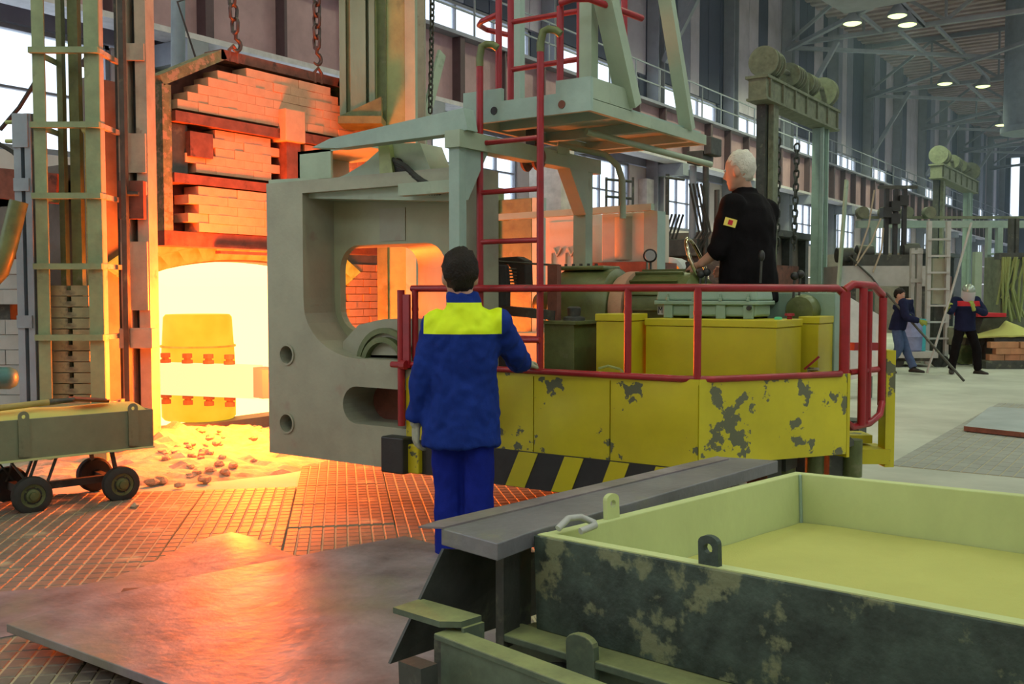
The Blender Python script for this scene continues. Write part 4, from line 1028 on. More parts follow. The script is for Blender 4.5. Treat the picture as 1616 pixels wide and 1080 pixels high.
# ---- green control console
M_CONS = mat('hammered_green_console', (0.24, 0.36, 0.27), 0.38, 0, 0.08, 4, bump=.12, bscale=90)
yco = YS + .78
cx0, cx1 = X(1033, 480, yco), X(1196, 480, yco)
zc0, zc1, zc2 = ez, Z(1100, 478, yco), Z(1100, 452, yco)
con = thing('control_console', 'hammered green cast control console with a bolted lid standing on the long yellow box', 'console', ((cx0 + cx1) / 2, yco + .14, ez))
g = G(); g.bb((cx0 + .05, yco + .015, zc0 + .012), (cx1 - .02, yco + .27, zc1 - .01)); g.build('base', M_CONS, con, bevel=.015)
g = G(); g.bb((cx0, yco - .01, zc1 - .012), (cx1, yco + .29, zc1 + .012)); g.build('flange', M_CONS, con, bevel=.005)
g = G(); g.loft([[Vector((a, b, z)) for a, b in ((cx0 + d, yco + d), (cx1 - d, yco + d), (cx1 - d, yco + .28 - d), (cx0 + d, yco + .28 - d))] for d, z in ((.004, zc1 + .012), (.012, zc2 - .03), (.035, zc2))]); g.build('lid', M_CONS, con, bevel=.012)
for k in range(4):
    xx = cx0 + .09 + k * (cx1 - cx0 - .15) / 3
    g = G(); g.lathe((xx, yco - .004, zc1 + .012), (0, 0, 1), [(0, .012), (.02, .012), (.021, .006), (.04, .006)], 8); g.build('bolt', M_CONS, con)
    g = G(); g.bb((xx - .03, yco + .0, zc0 + .0), (xx + .03, yco + .02, zc1 - .012)); g.build('lug', M_CONS, con, bevel=.004)
g = G(); g.bb((cx0 + .012, yco + .02, zc0 + .02), (cx0 + .05, yco + .03, zc1 - .014)); tg = g.build('tag_plate', M_GREYP, con)
g = G(); xm, zm0, zm1, ym = cx0 + .031, zc0 + .028, zc1 - .026, yco + .019
for a, b in (((-.011, 0), (-.011, 1)), ((.011, 0), (.011, 1)), ((-.011, 1), (0, .45)), ((0, .45), (.011, 1))): g.bar((xm + a[0], ym, zm0 + (zm1 - zm0) * a[1]), (xm + b[0], ym, zm0 + (zm1 - zm0) * b[1]), .002, .005)
g.build('letter_mark', M_BLK, tg)
g = G(); g.lathe((cx1 - .05, yco + .0, zc1 - .03), (0, -1, 0), [(0, .014), (.02, .014)], 8); g.build('plug', M_BLK, con)
# second grey-green console behind and the small motor end
t, x0, x1, z0, z1 = cab('rear_console', 1205, 1318, 462, YS + 1.4, .2, M_CONS, 'second green console at the rear with a round end cover', 'console')
g = G(); g.lathe(V(1264, 490, y=YS + 1.32), (0, -1, 0), [(-.08, .10), (0, .10), (.03, .085), (.035, .03)], 24); g.build('end_cover', M_OLIVE, t, 40)
# levers
def lever(px, pyb, pyt, y, lab, n=1):
    a, b = V(px, pyb, y=y), V(px + 2, pyt, y=y); a.z = max(a.z, zdeck)
    t = thing('control_lever', lab, 'lever', a)
    for k in range(n):
        o = Vector((.03 * k, .02 * k, .012 * k))
        g = G(); g.tube([a + o, b + o], .008, 8); g.build('rod', M_DKSTEEL, t)
        g = G(); g.ball(b + o, .026 if n > 1 else (.02, .02, .035), 12, 8); g.build('knob', M_BLK, t, 60)
    return t
lever(1200, 447, 404, YS + 1.1, 'thick black control lever standing beside the operator')
lever(1252, 470, 436, YS + 1.3, 'pair of small levers with round black knobs right of the operator', 2)
lever(1104, 455, 433, YS + 1.05, 'short black-knobbed lever under the steering wheel', 2)
# valve with red handle by the rim
vv = thing('hose_valve', 'small brass valve with a red handle behind the rim at the rear corner', 'valve', V(1278, 590, y=YS + .95))
p = V(1276, 583, y=YS + .95); g = G(); g.tube([H(p, zdeck + .03), p + Vector((0, 0, -.02)), p, p + Vector((.06, 0, .0))], .012, 8); g.build('body', M_STEEL, vv, 50)
g = G(); g.bar(p + Vector((-.02, -.01, .0)), V(1293, 563, y=YS + .95), .02, .012); g.build('handle', M_RED, vv)
g = G(); g.tube([V(945, 582, y=YS + .12), V(960, 578, y=YS + .12), V(978, 583, y=YS + .12), V(985, 590, y=YS + .1)], .008, 6); single(g, 'cable_loop', M_COLG, 'thin yellow-green cable looped on the rim before the small yellow box', 'cable')
# ---- steering wheel
sw = thing('steering_wheel', 'big chrome-rimmed steering wheel gripped by the operator', 'steering wheel', V(1088, 470, y=YS + .7))
yW = YS + 1.2; wc = V(1100, 414, y=yW)
ax = (RT * .80 - FH * .35 + Vector((0, 0, .35))).normalized()
e1 = (Vector((0, 0, 1)) - ax * ax.z).normalized(); e2 = ax.cross(e1); wr = .165
g = G(); g.tube([wc + e1 * (wr * math.cos(a)) + e2 * (wr * math.sin(a)) for a in [2 * PI * k / 36 for k in range(36)]], .013, 10, closed=True); g.build('rim', mat('brassy_chrome', (0.55, 0.52, 0.32), 0.15, 1.0, 0.05, 3, bump=0), sw, 60)
hub = wc - ax * .05
for k in range(3):
    a = 2 * PI * k / 3 + .4; g = G(); g.tube([hub, wc + e1 * (wr * math.cos(a)) + e2 * (wr * math.sin(a))], .008, 8); g.build('spoke', M_STEEL, sw, 50)
g = G(); g.lathe(hub - ax * .02, ax, [(0, .03), (.04, .03), (.05, .015)], 14); g.build('hub', M_BLK, sw, 50)
g = G(); g.tube([hub, hub - ax * .1 + Vector((0, 0, -.2)), Vector((hub.x - .1, hub.y, zdeck + .03))], .02, 10); g.build('column', M_DKSTEEL, sw, 50)
# gauge, drum, floor clutter behind
t = thing('pressure_gauge', 'small round black pressure gauge on a stalk by the tank post', 'gauge', V(1026, 440, y=YS + 1.6))
p = V(1026, 404, y=YS + 1.6)
g = G(); g.lathe(p, (.4, -.9, 0), [(-.02, .045), (.015, .05), (.02, .04)], 18); g.build('case', M_BLK, t, 40)
g = G(); g.lathe(p + Vector((.009, -.02, 0)), (.4, -.9, 0), [(-.001, .038), (.002, .036)], 18); g.build('dial', M_GREYP, t)
g = G(); g.tube([p, H(p, zdeck + .03)], .012, 8); g.build('stalk', M_DKSTEEL, t)
t = thing('wound_drum', 'white drum with an orange end seen past the steering wheel', 'drum', V(1052, 440, y=8.6))
p = V(1052, 432, y=8.6); g = G(); g.lathe(p, (-.2, 1, 0), [(0, .12), (.02, .16), (.4, .16)], 20); g.build('body', M_GREYP, t, 40)
g = G(); g.lathe(p + Vector((.03, -.02, -.01)), (-.2, 1, 0), [(0, .115), (.018, .115)], 20); g.build('end', mat('orange_paint', (.75, .33, .02), .5), t)
g = G(); g.bb((p.x - .15, p.y, 0), (p.x + .15, p.y + .4, p.z - .155)); g.build('stand', M_DKSTEEL, t)

# ============================================================ PEOPLE
def ell(c, rx, ry, n=18, ax=None):
    X_, Y_ = ax or (Vector((1, 0, 0)), Vector((0, 1, 0))); c = Vector(c)
    return [c + X_ * (rx * math.cos(2 * PI * k / n)) + Y_ * (ry * math.sin(2 * PI * k / n) * (1 if True else 1)) for k in range(n)]

def remesh(g, voxel, it=6, wr=0.0, wf=9.0):
    """fuse overlapping volumes into one continuous smooth surface, optionally with cloth folds"""
    me = g.mesh('tmp'); o = bpy.data.objects.new('tmp', me); COL.objects.link(o)
    md = o.modifiers.new('r', 'REMESH'); md.mode = 'VOXEL'; md.voxel_size = voxel; md.use_smooth_shade = True
    sm = o.modifiers.new('s', 'SMOOTH'); sm.iterations = it; sm.factor = 0.5
    dg = bpy.context.evaluated_depsgraph_get(); dg.update()
    out = bpy.data.meshes.new_from_object(o.evaluated_get(dg))
    bpy.data.objects.remove(o); bpy.data.meshes.remove(me)
    if wr:
        nv = [v.normal.copy() for v in out.vertices]
        for v, n in zip(out.vertices, nv):
            p = v.co
            f = mnoise.noise(Vector((p.x * wf, p.y * wf, p.z * wf * .55))) + .5 * mnoise.noise(Vector((p.x * wf * 2.1 + 5, p.y * wf * 2.1, p.z * wf * 1.6)))
            v.co = p + n * (wr * f)
    for p in out.polygons: p.use_smooth = True
    return out

def link(me, name, m, parent):
    me.name = name; me.materials.clear(); me.materials.append(m)
    o = bpy.data.objects.new(name, me); COL.objects.link(o); o.parent = parent
    return o

def split(me, planes, test):
    """cut along planes, then return (rest, chosen)"""
    bm = bmesh.new(); bm.from_mesh(me)
    for co, no in planes: bmesh.ops.bisect_plane(bm, geom=bm.verts[:] + bm.edges[:] + bm.faces[:], plane_co=co, plane_no=no)
    res = []
    for flag in (False, True):
        b2 = bm.copy(); bmesh.ops.delete(b2, geom=[f for f in b2.faces if test(f.calc_center_median()) != flag], context='FACES')
        m2 = bpy.data.meshes.new('part'); b2.to_mesh(m2); b2.free()
        for p in m2.polygons: p.use_smooth = True
        res.append(m2)
    bm.free(); return res

def frame(d, up):
    y = Vector(d).normalized(); x = y.cross(Vector(up)).normalized(); return x, y, x.cross(y)

def hand(g, w, d, palm, side, curl=.35, s=1.0):
    """palm, four unequal bent fingers and a thumb; d = finger direction, palm = palm normal, side +1 thumb towards x"""
    x, y, z = frame(d, palm)      # z = palm normal
    w = Vector(w); q = lambda a, b, c: w + (x * a + y * b + z * c) * s
    g.loft([[q(a * r, b, c * r2) for a, c in [(math.cos(t), math.sin(t)) for t in [2 * PI * k / 12 for k in range(12)]]] for b, r, r2 in ((-.03, .027, .02), (.0, .028, .02), (.03, .038, .017), (.065, .042, .015), (.09, .040, .013))])
    for i, (a, L) in enumerate(((.030, .068), (.010, .078), (-.011, .072), (-.031, .055))):
        a *= side; pts = [q(a * .9, .06, 0), q(a, .092, 0)]; ang = curl * (.7 + .1 * i); p = Vector((0, .092, 0))
        for k, l in enumerate((.45, .32, .23)):
            p = p + Vector((0, math.cos(ang), math.sin(ang))) * (L * l); ang += curl * .9; pts.append(q(a * (1 + .1 * k), p.y, p.z))
        g.tube(pts, [.009 * s, .0095 * s, .009 * s, .008 * s, .006 * s], 8)
    t = side
    g.tube([q(.02 * t, .015, .004), q(.045 * t, .04, .012), q(.055 * t, .066, .02), q(.05 * t, .088, .028)], [.012 * s, .0115 * s, .010 * s, .007 * s], 8)

def limb(g, pts, rs, n=14):
    P_, R_ = [], []
    for i in range(len(pts) - 1):
        a, b = Vector(pts[i]), Vector(pts[i + 1])
        for k in range(5):
            P_.append(a.lerp(b, k / 5)); R_.append(rs[i] + (rs[i + 1] - rs[i]) * k / 5)
    P_.append(Vector(pts[-1])); R_.append(rs[-1])
    Q = [P_[0]] + [(P_[i - 1] + P_[i] * 2 + P_[i + 1]) / 4 for i in range(1, len(P_) - 1)] + [P_[-1]]
    g.tube(Q, R_, n)

def head(g, c, fd, up, s=1.0):
    x, y, z = frame(fd, up); q = lambda a, b, d: Vector(c) + (x * a + y * b + z * d) * s
    rings = []
    for d, rx, ry, yo in ((-.118, .026, .022, .052), (-.105, .042, .045, .036), (-.075, .056, .068, .016), (-.03, .068, .087, .002), (.02, .074, .095, -.004), (.065, .071, .09, -.008), (.10, .053, .067, -.01), (.118, .022, .03, -.01)):
        rings.append([q(rx * math.cos(2 * PI * k / 18), yo + ry * math.sin(2 * PI * k / 18), d) for k in range(18)])
    g.loft(rings)
    g.loft([[q(a * w_, .085 + e, d) for a, e in ((-.5, -.02), (.5, -.02), (.35, h), (-.35, h))] for d, w_, h in ((.022, .014, .006), (-.015, .022, .022), (-.034, .03, .026), (-.042, .02, .010))])
    for sd in (-1, 1):
        n0 = len(g.v); g.ball((0, 0, 0), 1, 10, 6); g.v[n0:] = [q(sd * .074 + p.x * .012, -.004 + p.y * .021 - abs(p.x) * 0, -.012 + p.z * .033) for p in g.v[n0:]]
    n0 = len(g.v); g.ball((0, 0, 0), 1, 10, 6); g.v[n0:] = [q(p.x * .026, .078 + p.y * .012, -.066 + p.z * .009) for p in g.v[n0:]]
    return q

def person(label, org, rot, p, c, vox=.011, group=None):
    """p: joints in the figure's own frame (x right, y facing, z above its feet); c: clothes and colours"""
    t = thing('person', label, 'person', org, group); t.rotation_euler = (0, 0, rot)
    # ---- body, one continuous surface
    g = G(); up = p.get('headup', (0, 0, 1))
    q = head(g, p['head'], p['face'], up, c.get('headscale', 1.0))
    limb(g, [p['neck'], Vector(p['head']) + Vector((0, -.01, -.03))], [.06, .054])
    tor = p['torso']
    g.loft([ell(cc, rx * .9, ry * .86) for cc, rx, ry in tor])
    for S_ in 'LR':
        limb(g, [p['sh' + S_], p['el' + S_], p['wr' + S_]], [.05, .04, .028])
        limb(g, [p['hip' + S_], p['kn' + S_], p['an' + S_]], [.08, .052, .04])
        if not c.get('gloves') or S_ in c.get('bare', ''):
            hd = p['hand' + S_]; hand(g, Vector(p['wr' + S_]) , hd[0], hd[1], hd[2], hd[3])
    link(remesh(g, vox * .75, 2), 'body', c['skin'], t)
    # ---- jacket: torso and sleeves, yoke cut from it
    g = G(); J = p['jacket']
    g.loft([ell(cc, rx + .016, ry + .018) for cc, rx, ry in J])
    for S_ in 'LR':
        a, b, w = Vector(p['sh' + S_]), Vector(p['el' + S_]), Vector(p['wr' + S_])
        end = b.lerp(w, c.get('sleeve' + S_, .94))
        limb(g, [a - (b - a).normalized() * .03, b, end], [.086, .070, .060]); g.ball(a, .088, 14, 10)
    nk = Vector(p['neck']); g.loft([ell(nk + Vector((0, -.005, -.05)), .10, .09), ell(nk + Vector((0, -.004, .01)), .085, .08), ell(nk + Vector((0, -.008, .04)), .078, .076)])
    jm = remesh(g, vox, 4, c.get('wr', .008), c.get('wf', 9.0))
    if c.get('yoke'):
        zy, xw = c['yoke'][0], c['yoke'][1]
        rest, yk = split(jm, [((0, 0, zy), (0, 0, 1)), ((xw, 0, 0), (1, 0, 0)), ((-xw, 0, 0), (1, 0, 0)), ((0, 0, nk.z - .012), (0, 0, 1))], lambda f: f.z > zy and abs(f.x) < xw and f.z < nk.z - .012)
        link(rest, 'jacket', c['jacket'], t); link(yk, 'yoke', c['yoke'][2], t)
    else: link(jm, 'jacket', c['jacket'], t)
    # ---- trousers, boots
    g = G(); g.loft([ell(cc, rx + .006, ry + .006) for cc, rx, ry in tor[:2]])
    for S_ in 'LR': limb(g, [p['hip' + S_], p['kn' + S_], Vector(p['an' + S_]) + Vector((0, 0, .0))], [.098, .082, .072])
    link(remesh(g, vox, 4, .010, 13), 'trousers', c['trousers'], t)
    for S_ in 'LR':
        g = G(); a = Vector(p['an' + S_]); td = Vector(p.get('toe' + S_, (0, 1, 0))).normalized(); sd = Vector((td.y, -td.x, 0))
        rings = []
        for k, (f, w, h) in enumerate(((-.08, .03, .05), (-.05, .042, .085), (.0, .045, .11), (.07, .046, .085), (.14, .05, .06), (.19, .04, .05), (.21, .02, .035))):
            b = Vector((a.x, a.y, a.z - .085)) + td * f
            rings.append([b + sd * (w * math.cos(u)) + Vector((0, 0, h / 2 + h / 2 * math.sin(u))) for u in [2 * PI * j / 12 for j in range(12)]])
        g.loft(rings); link(g.mesh('boot', smooth=50), 'boot', c['boots'], t)
    # ---- gloves
    if c.get('gloves'):
        for S_ in 'LR':
            if S_ in c.get('bare', ''): continue
            g = G(); hd = p['hand' + S_]; w = Vector(p['wr' + S_]); hand(g, w, hd[0], hd[1], hd[2], hd[3], 1.12)
            limb(g, [w - Vector(hd[0]).normalized() * .05, w + Vector(hd[0]).normalized() * .02], [.036, .033], 10)
            link(remesh(g, vox * .55, 2, .002, 30), 'glove', c['gloves'], t)
    # ---- face details and hair
    ey = G()
    for sd in (-1, 1): n0 = len(ey.v); ey.ball((0, 0, 0), .011, 10, 6); ey.v[n0:] = [q(sd * .032 + a.x, .080 + a.y, .012 + a.z) for a in ey.v[n0:]]
    e = link(ey.mesh('eyes', smooth=60), 'eyes', MATS.get('eye') or mat('eye', (.5, .48, .45), .3, bump=0), t)
    if c.get('hair'):
        g = G(); n0 = len(g.v); g.ball((0, 0, 0), 1, 26, 18)
        vs = []
        for a in g.v[n0:]:
            k = 1 + .09 * mnoise.noise(a * 3.5) + .08 * mnoise.noise(a * 9)
            b = Vector((a.x * .087 * k, -.016 + a.y * .102 * k, .024 + a.z * .112 * k))
            if b.y > .03 and b.z < .055: b.y = .03 + (b.y - .03) * .15          # hairline above the brow
            if b.z < -.02: b.y = min(b.y, .012); b.x *= .88
            if -.05 < b.z < .03 and abs(b.x) > .055 and b.y > -.03: b.x *= .86
            b = Vector((b.x * c.get('hairscale', 1), b.y * c.get('hairscale', 1), b.z)); vs.append(q(b.x, b.y, b.z))
        g.v[n0:] = vs; link(g.mesh('hair', smooth=80), 'hair', c['hair'], t)
    return t, q

M_SKIN = mat('skin', (0.52, 0.30, 0.21), 0.5, 0, 0.08, 8, bump=0.05)
M_BLUEJ = mat('blue_workwear', (0.012, 0.036, 0.23), 0.85, 0, 0.18, 7, bump=0.2, bscale=120, spec=.12)
M_NAVYT = mat('dark_blue_trousers', (0.010, 0.022, 0.24), 0.85, 0, 0.18, 7, bump=0.2, bscale=120, spec=.12)
M_HIVIS = mat('high_visibility_yellow', (0.72, 0.95, 0.0), 0.7, 0, 0.05, 9, bump=0.1, bscale=120)
M_GLOVE = mat('grey_green_knit_glove', (0.42, 0.45, 0.33), 0.9, 0, 0.14, 30, bump=0.4, bscale=200)
M_BLACKJ = mat('black_jacket', (0.007, 0.006, 0.007), 0.9, 0, 0.3, 9, bump=0.2, bscale=120, spec=.12)
M_DKNAVY = mat('navy_workwear', (0.012, 0.016, 0.05), 0.85, 0, 0.2, 9, spec=.15)
M_REDY = mat('red_yoke', (0.50, 0.02, 0.03), 0.8, 0, 0.1, 9)
M_JEAN = mat('blue_jeans', (0.05, 0.09, 0.19), 0.85, 0, 0.2, 9)
M_BOOT = mat('black_boots', (0.02, 0.018, 0.016), 0.6)
M_DKHAIR = mat('dark_brown_hair', (0.014, 0.010, 0.007), 0.6, 0, 0.4, 25, bump=0.9, bscale=90, spec=.25)
M_GRHAIR = mat('grey_white_hair', (0.62, 0.60, 0.52), 0.6, 0, 0.15, 25, bump=0.8, bscale=90)

# ---- man in blue, seen from behind, right hand on the rim
TW = 5.25
wo = RF((731 - 808) / FPX * TW, TW, 0)
def wl(px, py, df=0.0):       # a pixel at the figure's own depth -> its local frame
    a = RF((px - 808) / FPX * (TW + df), TW + df, EYE - (py - 462) * (TW + df) / FPX) - wo
    return Vector((a.dot(RT), a.dot(FH), a.z))
hnd = Vector((V(836, 581, y=YS - .03) - wo)); hnd = Vector((hnd.dot(RT), hnd.dot(FH), zr + .035))
P1 = dict(head=wl(726, 436, .02), face=(-.12, 1, -.08), neck=wl(732, 474),
    torso=[(Vector((-.005, .02, .78)), .15, .11), (Vector((-.005, .02, .93)), .165, .118), (Vector((-.005, .01, 1.08)), .155, .108), (Vector((.003, .0, 1.22)), .17, .112), (Vector((.012, -.01, 1.33)), .175, .102), (Vector((.014, -.005, 1.40)), .14, .08), (Vector((.012, .0, 1.45)), .06, .06)],
    jacket=[(Vector((-.018, .01, .705)), .20, .135), (Vector((-.012, .01, .90)), .185, .13), (Vector((-.005, .01, 1.08)), .172, .118), (Vector((.005, .0, 1.22)), .178, .122), (Vector((.012, -.01, 1.32)), .182, .112), (Vector((.014, -.005, 1.395)), .148, .086), (Vector((.012, .0, 1.445)), .075, .064)],
    shL=wl(690, 514), elL=wl(668, 592, -.02), wrL=wl(656, 668, .05), handL=((-.05, .15, -1), (.9, .4, .1), -1, .55),
    shR=wl(785, 514), elR=wl(816, 566, .18), wrR=hnd + Vector((-.05, -.10, .02)), handR=((.45, .9, -.06), (0, 0, -1), -1, .6),
    hipL=(-.085, .02, .86), knL=(-.085, .05, .47), anL=(-.08, 0, .085), hipR=(.075, .02, .86), knR=(.08, .0, .47), anR=(.075, -.03, .085))
C1 = dict(skin=M_SKIN, jacket=M_BLUEJ, yoke=(1.305, .204, M_HIVIS), trousers=M_NAVYT, boots=M_BOOT, gloves=M_GLOVE, hair=M_DKHAIR, wr=.016, wf=15, headscale=1.14)
person('person in blue jacket with bright yellow yoke, gloved hand on the machine rim', wo, YAW, P1, C1)

# ---- the operator on the deck, turned towards the furnace, one bare hand on the wheel
TO = 6.4; op_rot = math.radians(42)
oo = RF((1180 - 808) / FPX * TO, TO, zdeck + .03)
ca, sa = math.cos(op_rot), math.sin(op_rot)
def ol(px, py, df=0.0):
    a = RF((px - 808) / FPX * (TO + df), TO + df, EYE - (py - 462) * (TO + df) / FPX) - oo
    r, f = a.dot(RT), a.dot(FH); return Vector((r * ca + f * sa, -r * sa + f * ca, a.z))
hz = ol(1164, 272, .0)
P2 = dict(head=hz, face=(-.30, 1, -.12), headup=(0, .0, 1), neck=ol(1172, 308, .03),
    torso=[(Vector((0, .0, .86)), .165, .125), (Vector((0, .0, 1.0)), .165, .12), (Vector((0, .0, 1.15)), .17, .125), (Vector((0, .0, 1.30)), .18, .125), (Vector((0, .0, 1.39)), .17, .105), (Vector((0, .01, 1.46)), .11, .08), (Vector((0, .015, 1.50)), .06, .06)],
    jacket=[(Vector((0, .0, .80)), .205, .155), (Vector((0, .0, 1.0)), .195, .15), (Vector((0, .0, 1.15)), .19, .145), (Vector((0, .0, 1.30)), .19, .14), (Vector((0, .0, 1.39)), .178, .115), (Vector((0, .01, 1.455)), .125, .09), (Vector((0, .015, 1.49)), .08, .07)],
    shL=(-.17, .0, 1.40), elL=ol(1137, 392, -.12), wrL=ol(1104, 418, -.02), handL=((.15, 1, -.15), (.7, 0, -1), 1, .75),
    shR=(.17, -.01, 1.38), elR=(.215, .05, 1.10), wrR=(.20, .25, 1.0), handR=((0, 1, 0), (-1, 0, 0), -1, .6),
    hipL=(-.085, .0, .86), knL=(-.09, .05, .47), anL=(-.09, 0, .085), hipR=(.085, .0, .86), knR=(.09, .02, .47), anR=(.10, -.03, .085))
C2 = dict(skin=M_SKIN, jacket=M_BLACKJ, trousers=M_BLACKJ, boots=M_BOOT, hair=M_GRHAIR, hairscale=.95, wr=.012, sleeveL=.38, sleeveR=.9)
opt, oq = person('white-haired person in a black jacket standing at the steering wheel on the deck', oo, YAW + op_rot, P2, C2)
# yellow-and-red badge on the left sleeve
a = Vector(P2['shL']).lerp(Vector(P2['elL']), .42)
g = G(); bdir = (Vector(P2['elL']) - Vector(P2['shL'])).normalized(); out_ = Vector((-.72, -.69, 0.0)); out_ = (out_ - bdir * out_.dot(bdir)).normalized(); sdv = bdir.cross(out_)
g.box(a + out_ * .086, (.075, .05, .006), (sdv, bdir, out_)); o = link(g.mesh('badge'), 'badge', mat('badge_yellow', (.75, .65, .12), .6), opt)
g = G(); g.box(a + out_ * .0905, (.028, .03, .003), (sdv, bdir, out_)); link(g.mesh('badge_emblem'), 'badge_emblem', M_REDY, o)

# ---- two far workers with long rods
TF = 18.6
def far(px): return RF((px - 808) / FPX * TF, TF, 0)
fo = far(1523); sc = TF / FPX
def fl_(px, py, df=0.0, o=fo, rot=PI):
    a = RF((px - 808) / FPX * (TF + df), TF + df, EYE - (py - 462) * (TF + df) / FPX) - o
    r, f = a.dot(RT), a.dot(FH); c_, s_ = math.cos(rot), math.sin(rot); return Vector((r * c_ + f * s_, -r * s_ + f * c_, a.z))
# faces the camera: local x runs to the left of the picture
P3 = dict(head=fl_(1527, 462, -.08), face=(.25, 1, -.35), headup=(0, .25, 1), neck=fl_(1524, 474, -.02),
    torso=[(Vector((.0, .0, .82)), .15, .11), (Vector((0, .0, .95)), .16, .115), (Vector((0, .0, 1.10)), .16, .11), (Vector((0, .02, 1.24)), .175, .115), (Vector((0, .02, 1.34)), .175, .105), (Vector((0, .02, 1.41)), .14, .08), (Vector((0, .03, 1.45)), .06, .06)],
    jacket=[(Vector((0, .0, .80)), .18, .135), (Vector((0, .0, .95)), .175, .13), (Vector((0, .0, 1.10)), .175, .125), (Vector((0, .02, 1.24)), .185, .125), (Vector((0, .02, 1.34)), .185, .115), (Vector((0, .02, 1.41)), .15, .09), (Vector((0, .03, 1.44)), .075, .065)],
    shR=(.19, .02, 1.37), elR=(.33, .12, 1.16), wrR=fl_(1494, 488, -.25), handR=((-.1, .5, .9), (-1, .2, 0), -1, .9),
    shL=(-.19, .02, 1.37), elL=(-.28, .20, 1.13), wrL=fl_(1536, 487, -.36), handL=((.2, -.2, 1), (.3, -1, 0), -1, .6),
    hipR=(.085, .0, .86), knR=(.19, .05, .48), anR=fl_(1503, 583), hipL=(-.085, .0, .86), knL=(-.20, .05, .48), anL=fl_(1545, 584), toeR=(.4, 1, 0), toeL=(-.6, 1, 0))
C3 = dict(skin=M_SKIN, jacket=M_DKNAVY, yoke=(1.27, .20, M_REDY), trousers=M_BLACKJ, boots=M_BOOT, gloves=mat('yellow_green_glove', (.25, .32, .06), .9), wr=.010)
w3, q3 = person('person in a dark jacket with red yoke and silvery helmet holding an upright rod', fo, YAW + PI, P3, C3, .017)
g = G(); n0 = len(g.v); g.ball((0, 0, 0), 1, 20, 12); g.v[n0:] = [q3(a.x * .115, a.y * .135 - .005, .05 + max(a.z, -.25) * .115) for a in g.v[n0:]]
link(g.mesh('helmet', smooth=60), 'helmet', mat('silvery_green_helmet', (.35, .42, .36), .25, .5), w3)
g = G(); ring_ = []
for d in (-.13, .05): ring_.append([q3(.125 * math.cos(u), .02 + .125 * math.sin(u), d) for u in [PI * k / 12 for k in range(13)]])
g.loft([ring_[0] + [p * 1 for p in reversed([q3(.12 * math.cos(u), .02 + .12 * math.sin(u), -.13) for u in [PI * k / 12 for k in range(13)]])], ring_[1] + [q3(.12 * math.cos(u), .02 + .12 * math.sin(u), .05) for u in reversed([PI * k / 12 for k in range(13)])]])
M_VIS = bpy.data.materials.new('clear_visor'); M_VIS.use_nodes = True
nt = M_VIS.node_tree; pb = nt.nodes['Principled BSDF']; tr = nt.nodes.new('ShaderNodeBsdfTransparent'); mx = nt.nodes.new('ShaderNodeMixShader'); mx.inputs[0].default_value = .45
pb.inputs['Base Color'].default_value = (.75, .75, .8, 1); pb.inputs['Roughness'].default_value = .12
nt.links.new(tr.outputs[0], mx.inputs[1]); nt.links.new(pb.outputs[0], mx.inputs[2]); nt.links.new(mx.outputs[0], nt.nodes['Material Output'].inputs[0])
link(g.mesh('face_shield', smooth=60), 'face_shield', M_VIS, w3)
def rod(pts, r, m, lab):
    g = G(); g.tube(pts, r, 8); t = single(g, 'work_rod', m, lab, 'rod', 'long rods of the far workers', smooth=50); return t
tf = TF - .33
rod([V(1463, 589, z=.03), V(1497, 478, t=tf), V(1533, 352, t=tf + .2)], .022, M_GREYP, 'long pale rod held upright beside the helmeted worker')

lo = far(1421)
fl2 = lambda px, py, df=0.0: fl_(px, py, df, lo, math.radians(-125))
# turned towards the right of the picture, leaning forward
P4 = dict(head=fl2(1419, 466, -.05), face=(.0, 1, -.35), headup=(0, .35, 1), neck=fl2(1416, 484, -.0),
    torso=[(Vector((.0, -.05, .84)), .15, .115), (Vector((0, -.03, .96)), .155, .12), (Vector((0, .0, 1.10)), .16, .11), (Vector((0, .05, 1.22)), .175, .115), (Vector((0, .09, 1.31)), .175, .105), (Vector((0, .12, 1.37)), .14, .08), (Vector((0, .14, 1.41)), .06, .06)],
    jacket=[(Vector((.0, -.06, .82)), .18, .14), (Vector((0, -.03, .96)), .175, .135), (Vector((0, .0, 1.10)), .175, .125), (Vector((0, .05, 1.22)), .185, .125), (Vector((0, .09, 1.31)), .185, .115), (Vector((0, .12, 1.37)), .15, .09), (Vector((0, .14, 1.40)), .075, .065)],
    shR=(.19, .09, 1.33), elR=(.27, .16, 1.06), wrR=(.16, .38, 1.0), handR=((-.3, 1, -.4), (-1, 0, -.2), -1, .8),
    shL=(-.19, .09, 1.33), elL=(-.30, .12, 1.08), wrL=fl2(1437, 500, -.2), handL=((.3, .8, -.5), (.8, 0, -.4), 1, .8),
    hipR=(.085, -.05, .86), knR=(.10, .02, .47), anR=fl2(1398, 582, .1), hipL=(-.085, -.05, .86), knL=(-.10, .08, .47), anL=fl2(1443, 581, -.1), toeL=(.2, 1, 0))
C4 = dict(skin=M_SKIN, jacket=M_DKNAVY, yoke=(1.25, .20, M_REDY), trousers=M_JEAN, boots=M_BOOT, gloves=MATS['yellow_green_glove'], hair=M_DKHAIR, wr=.010)
person('person in dark jacket and blue jeans leaning to the right with a long dark rod', lo, YAW + math.radians(-125), P4, C4, .017)
rod([V(1398, 462, t=TF - .2), V(1442, 512, t=TF - .3), V(1521, 601, z=.025)], .022, M_DKSTEEL, 'long dark rod slanting down from the gloved hand of the leaning worker')

